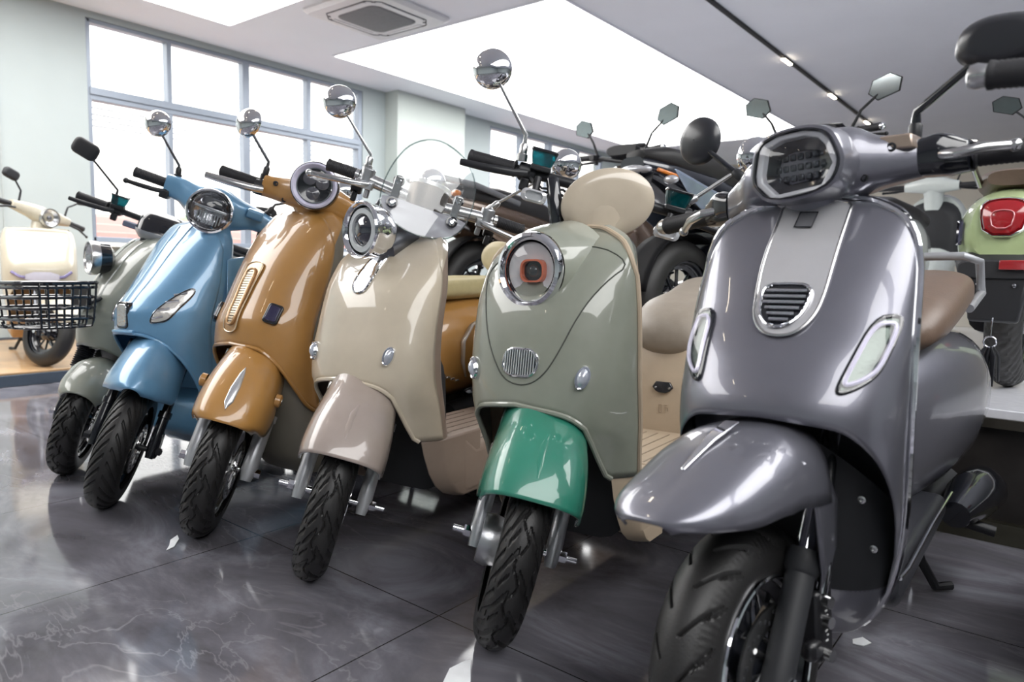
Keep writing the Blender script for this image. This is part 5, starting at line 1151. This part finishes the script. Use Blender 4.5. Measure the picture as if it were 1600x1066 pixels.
    for sx in (-1, 1):
        mirror(r, None, (sx*.20, .22, 1.12), (sx*.24, .22, 1.20), (sx*.34, .20, 1.30), MATTE, MATTE, .05, .02, (0, -1, .05), shape=[(sx*x, y) for x, y in hex_mirror()], boot=False, stalk_r=.007, roll=sx*14, glass=mat('dark_mirror', (.36, .40, .41), metal=1, rough=.08))
    MB().tube([(-.09, .85, .25), (-.12, .95, .12), (-.16, 1.0, .012)], .012, 8).build('side_stand', MATTE, r)
    return r
def place(rx, ry, yaw, wb=1.30):
    a = rad(yaw); return (rx+sin(a)*wb*1.0, ry-cos(a)*wb, PT)       # position of the front axle for a given rear axle
maxi('large brown-black scooter on the platform, tail with grey grab rail behind the fly screen', place(-2.50, 2.86, 168), 168, mat('bronze_brown_paint', (.13, .085, .06), metal=.5, rough=.25, coat=1), mat('black_leather', (.02, .019, .02), rough=.5), mat('bronze_side', (.30, .21, .15), metal=.6, rough=.25, coat=1), mat('grey_rail', (.22, .225, .24), rough=.4, metal=.4), plate=True, low=.14)
maxi('large blue-black scooter on the platform with amber strips at its tail', place(-1.36, 2.86, 168), 168, mat('blue_black_paint', (.014, .016, .024), metal=.2, rough=.15, coat=1), mat('black_leather', (.02, .019, .02)), mat('steel_blue_panel', (.30, .36, .47), metal=.5, rough=.22, coat=1), None, amber=True, low=.06)

def classic_rear(label, loc, yaw, P, seat_m, rail=False, low=0.):
    r = thing('scooter', label, 'scooter', loc, yaw, 0, 'scooters on the tall platform')
    wheel(r, 'rear_wheel', 1.25, .24, .055, .15, None, GLOSSBLACK, 8, .016, tread_wave(20, .005), hubr=.05, N=200)
    wheel(r, 'front_wheel', 0, .23, .05, .145, None, GLOSSBLACK, 8, .016, None, hubr=.05, N=90)
    DT = Matrix.Translation(V((0, 0, -low)))
    cw = MB(DT).loft([supring(0, zc, rx, rz, n, y, 36) for y, zc, rx, rz, n in ((.62, .50, .10, .16, 3), (.72, .53, .16, .20, 2.6), (.95, .56, .20, .22, 2.5), (1.2, .59, .20, .20, 2.4), (1.40, .615, .165, .165, 2.4), (1.52, .63, .125, .125, 2.5), (1.58, .635, .09, .10, 2.6))]).build('rear_cowl', P, r, sharp=60)
    MB(DT).loft([supring(0, zc, rx, rz, 3, y, 32) for y, zc, rx, rz in ((.62, .74, .06, .02), (.68, .75, .13, .05), (.95, .78, .15, .055), (1.3, .81, .14, .05), (1.45, .81, .08, .025))]).build('seat', seat_m, r, sharp=60)
    F = frame((0, 1.585, .665), (0, 1, .12))
    tr = [(-.048, -.055), (.048, -.055), (.066, .02), (.055, .052), (.02, .062), (-.02, .062), (-.055, .052), (-.066, .02)]
    t = MB(DT).loft([[(x*k, y*k, h) for x, y in chaikin([V(p) for p in tr], 1)] for k, h in ((1.10, -.03), (1.10, .004), (1.02, .010), (.97, .002))], T=F).build('tail_lamp', CHROME, cw)
    MB(DT).loft([[(x*k, y*k, h) for x, y in chaikin([V(p) for p in tr], 1)] for k, h in ((.99, .0), (.9, .014), (.5, .022), (.05, .023))], T=F).build('red_lens', REDL, t)
    MB(DT).tube([(x*.5, y*.5-.008, .024) for x, y in chaikin([V(p) for p in tr], 1)], .0022, 6, loop=True, T=F).build('lens_ring', mat('pink_reflector', (.6, .2, .22), rough=.1, coat=1), t)
    for sx in (-1, 1):
        MB(DT).loft([[(sx*.128+x*k, 1.535-.02*abs(x)*10*0, .625+y*k+.0) for x, y in rrect(.012, .085, .005)] for k in (1, .8)]+[[(sx*.14+x, 1.51, .625+y) for x, y in rrect(.012, .085, .005)]]).build('turn_signal', SMOKE, cw)
    mg = MB(DT); mg.loft([supring(0, .53, .135, .035, 4, 1.40, 24), supring(0, .525, .13, .035, 4, 1.56, 24), supring(0, .50, .11, .03, 4, 1.62, 24)])
    mo = mg.build('rear_mudguard', MATTE, r, bevel=.004)
    MB(DT).loft([[(-.09, 1.57, .50), (.09, 1.57, .50), (.09, 1.61, .50), (-.09, 1.61, .50)], [(-.07, 1.60, .33), (.07, 1.60, .33), (.07, 1.62, .33), (-.07, 1.62, .33)]]).build('mud_flap', BLACK, mo, bevel=.01)
    MB(DT).box((-.045, 1.632, .515), (.075, .012, .03)).build('red_reflector', REDL, mo, bevel=.003)
    for sx in (-1, 1): MB(DT).ell((sx*.05, 1.615, .45), (.008, .008, .008), n=10, m=6).build('flap_screw', STEEL, mo)
    MB().tube([(.09, .85, .22), (.10, 1.1, .23), (.09, 1.26, .24)], [.05, .06, .05], 12).build('swing_arm', GLOSSBLACK, r)
    MB().loft([supring(0, zc, rx, rz, 3, y, 24) for y, zc, rx, rz in ((.08, .55, .10, .25), (.20, .42, .17, .20), (.5, .30, .17, .06), (.72, .36, .14, .10))]).build('floorboard', P, r, sharp=60)
    sh = MB().loft([supring(0, zc, rx, rz, 2.6, y, 28) for y, zc, rx, rz in ((-.06, .70, .08, .15), (.0, .70, .19, .25), (.10, .70, .20, .28), (.16, .70, .19, .26))]).build('leg_shield', P, r, sharp=60)
    MB().loft([supring(0, .68, rx, rz, 3, y, 24) for y, rx, rz in ((.15, .185, .25), (.20, .175, .24), (.225, .12, .18))]).build('inner_panel', MATTE, sh, sharp=60)
    hs = headset(r, None, [(-.17, .25, 1.02, .03, .03, 3), (-.08, .24, 1.03, .05, .05, 2.6), (0, .22, 1.04, .07, .07, 2.4), (.08, .24, 1.03, .05, .05, 2.6), (.17, .25, 1.02, .03, .03, 3)], P, [(.86, .18, .06, .06), (.95, .2, .06, .06), (1.0, .22, .07, .06)])
    for sx in (-1, 1):
        grip(hs, None, (sx*.17, .255, 1.02), (sx*.34, .28, 1.02), .018, SATIN)
        lever(hs, None, [(sx*.17, .21, 1.01), (sx*.25, .20, 1.0), (sx*.33, .215, .995)], BLACK, .007)
        mirror(r, None, (sx*.15, .25, 1.05), (sx*.17, .25, 1.12), (sx*.27, .23, 1.21), MATTE, MATTE, .05, .02, (0, -1, .05), shape=[(sx*x, y) for x, y in hex_mirror(.13, .08)], boot=False, stalk_r=.005, roll=sx*14, glass=mat('dark_mirror', (.36, .40, .41), metal=1, rough=.08))
    if rail:
        MB(DT).tube([(-.12, 1.35, .80), (-.12, 1.50, .86), (-.05, 1.58, .88), (.05, 1.58, .88), (.12, 1.50, .86), (.12, 1.35, .80)], .011, 10).build('grab_rail', SATIN, r)
        MB(DT).tube([(-.045, 1.47, .70), (-.05, 1.5, .84)], .012, 10).build('rail_post', mat('grey_rail', (.22, .225, .24)), r)
    MB().tube([(-.08, .85, .22), (-.10, .95, .10), (-.14, 1.0, .012)], .012, 8).build('side_stand', MATTE, r)
    return r
classic_rear('pale lime green scooter seen from behind, red tail lamp, at the right edge', place(-.165, 3.12, 174, 1.25), 174, paint('lime_paint', (.42, .52, .27)), mat('brown_leather', (.125, .085, .062)), True, .085)
classic_rear('white scooter with black seat farther back on the platform, behind the grey handlebar', place(-.98, 4.75, 172, 1.25), 172, paint('white_paint', (.58, .62, .60)), mat('black_leather', (.02, .019, .02)))

# ---------- ivory scooter on the wooden platform
def ivory_scooter():
    r = thing('scooter', 'ivory scooter facing right on the low wood-topped platform by the left wall', 'scooter', (-5.13, 1.68, .085), 76, 0)
    T = steer(34)
    P = paint('ivory_gloss_paint', (.52, .475, .375)); TN = mat('tan_trim', (.36, .22, .10), rough=.45)
    sh = Shield([(.20, .14, .17, .25, 2.4), (.45, .06, .20, .22, 2.4), (.60, .04, .21, .22, 2.6), (.74, .10, .21, .25, 2.8), (.86, .18, .20, .29, 2.6)],
                [(0, .52), (30, .51), (50, .47), (65, .40), (78, .30), (90, .25)], [(0, .88), (55, .87), (75, .84), (90, .79)], .05)
    s = sh.front(MB()).build('leg_shield', P, r, solid=.0016); sh.topcap(MB()).build('shield_cap', P, s); sh.back(MB()).build('inner_panel', TN, r)
    for sx in (-1, 1): MB().tube([sh.at(sx*.16, .60, .004), sh.at(sx*.12, .57, .004), sh.at(sx*.09, .565, .004)], .01, 8).build('turn_signal', mat('violet_reflector', (.22, .20, .36), metal=.6, rough=.25), s)
    pn = [(-.085, .60), (.085, .60), (.10, .54), (-.10, .54)]
    sh.patch(MB(), pn, .008, 1, 4).build('front_plate', mat('lilac_plate', (.62, .60, .68), rough=.4), s)
    fp = [(t, -.25*cos(rad(a)), .21+.25*sin(rad(a)), w, .08) for t, a, w in ((0, 25, .05), (.15, 32, .07), (.5, 70, .08), (.8, 105, .075), (1, 125, .06))]
    fender(r, fp, 2.1, P, T)
    wheel(r, 'front_wheel', 0, .21, .048, .135, T, GLOSSBLACK, 10, .014, None, disc=.08, hubr=.045, N=120)
    fork(r, .21, T, STEEL, GLOSSBLACK, sx=.075, top=.55, split=.34, r_low=.018, r_up=.014, boltlen=.01)
    hs = headset(r, T, [(-.20, .37, .99, .028, .028, 3), (-.10, .35, .985, .045, .045, 2.6), (0, .33, .97, .06, .06, 2.4), (.10, .35, .985, .045, .045, 2.6), (.20, .37, .99, .028, .028, 3)], P, [(.86, .33, .06, .05), (.92, .34, .055, .05), (.97, .34, .06, .05)])
    headlamp(r, T, (0, .26, .965), (0, -1, .05), .062, 'small', .05)
    for sx in (-1, 1):
        grip(hs, T, (sx*.19, .375, .99), (sx*.34, .395, .985), .018)
        lever(hs, T, [(sx*.19, .33, .97), (sx*.25, .315, .96), (sx*.33, .33, .93)], BLACK, .006)
        mirror(r, T, (sx*.16, .36, 1.02), (sx*.165, .36, 1.09), (sx*.255, .35, 1.17), MATTE, BLACK, .05, .02, (sx*.1, -1, 0), shape=rrect(.10, .066, .025), boot=False, stalk_r=.006, roll=sx*12)
    rear(r, sh, dict(floor=(.28, .80, .17, .28), floor_m=TN, rib_m=BLACK, skirt=[(.25, .32), (.24, .22), (.30, .16), (.86, .16), (.86, .27), (.38, .27), (.34, .34)],
        body=[(.74, .40, .09, .14, 3), (.82, .43, .14, .17, 2.6), (.98, .45, .18, .19, 2.4), (1.2, .46, .18, .18, 2.3), (1.45, .51, .12, .12, 2.2), (1.55, .54, .04, .04, 2)], body_m=P,
        seat=[(.76, .64, .06, .025, 2.6, 2.4), (.80, .65, .12, .045, 2.8, 2.4), (1.0, .67, .14, .055, 3, 2.4), (1.4, .70, .12, .05, 3, 2.4), (1.46, .70, .06, .02, 2.6, 2.4)], seat_m=mat('slate_leather', (.045, .05, .06))))
ivory_scooter()

# ---------- next scooter in the row, only its right grip reaches into the picture
def edge_scooter():
    r = thing('scooter', 'black scooter cut off at the right edge, only its grip with metal bar end showing', 'scooter', (.262, .70, -.004), 0, -1.0, 'scooters in the front row')
    T = steer(2)
    P = paint('deep_black_paint', (.015, .016, .02))
    sh = Shield([(.20, .14, .15, .25, 2.6), (.45, .08, .165, .23, 2.6), (.60, .06, .168, .22, 2.5), (.74, .13, .168, .25, 2.4), (.88, .25, .14, .30, 2.3)],
                [(0, .55), (40, .53), (65, .44), (80, .33), (90, .26)], [(0, .89), (50, .88), (75, .85), (90, .80)], .05)
    s = sh.front(MB()).build('leg_shield', P, r, solid=.0016); sh.topcap(MB()).build('shield_cap', P, s); sh.back(MB()).build('inner_panel', BLACK, r)
    fp = [(t, -.24*cos(rad(a)), .205+.24*sin(rad(a)), w, .07) for t, a, w in ((0, 28, .05), (.2, 40, .068), (.6, 78, .07), (1, 118, .06))]
    fender(r, fp, 2.1, P, T); wheel(r, 'front_wheel', 0, .205, .045, .13, T, GLOSSBLACK, 6, .016, None, hubr=.045, N=90)
    fork(r, .205, T, CHROME, BLACK, sx=.075, top=.60, split=.34, r_low=.018, r_up=.014)
    hb = MB(T).tube([(-.25, .37, 1.03), (-.10, .36, 1.0), (.10, .36, 1.0), (.25, .37, 1.03)], .014, 12).build('handlebar', BLACK, r)
    MB(T).tube([(0, .33, .86), (0, .36, 1.0)], [.04, .03], 14).build('steering_stem', BLACK, hb)
    for sx in (-1, 1): grip(hb, T, (sx*.235, .372, 1.03), (sx*.355, .385, 1.038), .017, SATIN)
    headlamp(r, None, (0, .13, .80), (0, -1, .03), .07, 'small', .06)
    rear(r, sh, dict(floor=(.28, .80, .15, .28), floor_m=BLACK, rib_m=BLACK, skirt=[(.25, .32), (.24, .22), (.30, .16), (.86, .16), (.86, .27), (.38, .27), (.34, .34)],
        body=[(.74, .40, .09, .14, 3), (.82, .43, .13, .17, 2.6), (.98, .45, .16, .19, 2.4), (1.2, .46, .16, .18, 2.3), (1.45, .51, .11, .12, 2.2), (1.55, .54, .04, .04, 2)], body_m=P,
        seat=[(.76, .64, .06, .025, 2.6, 2.4), (.80, .65, .12, .045, 2.8, 2.4), (1.0, .67, .14, .055, 3, 2.4), (1.4, .70, .12, .05, 3, 2.4), (1.46, .70, .06, .02, 2.6, 2.4)], seat_m=mat('black_leather', (.02, .019, .02))))
edge_scooter()

# ---------- bunch of keys on the grey scooter's rail
def keys():
    r = thing('key_bunch', 'bunch of black key fobs on a chrome ring hanging behind the brown seat', 'keys', (-.185, 2.50, .60))
    MB().tube([(.016*cos(2*PI*k/20), 0, .016*sin(2*PI*k/20)) for k in range(20)], .002, 6, loop=True).build('key_ring', CHROME, r)
    MB().tube([(0, 0, .016), (.0, .005, .05), (0, .02, .07)], .002, 6).build('hook', CHROME, r)
    for k, (x, y, l) in enumerate(((-.022, 0, .085), (-.006, .008, .10), (.010, -.006, .09), (.024, .006, .075))):
        MB().tube([(x*.4, y, -.012), (x, y, -.04), (x*1.15, y, -.04-l)], [.003, .011, .008], 10, flat=.5).build('key_fob', BLACK, r)
keys()
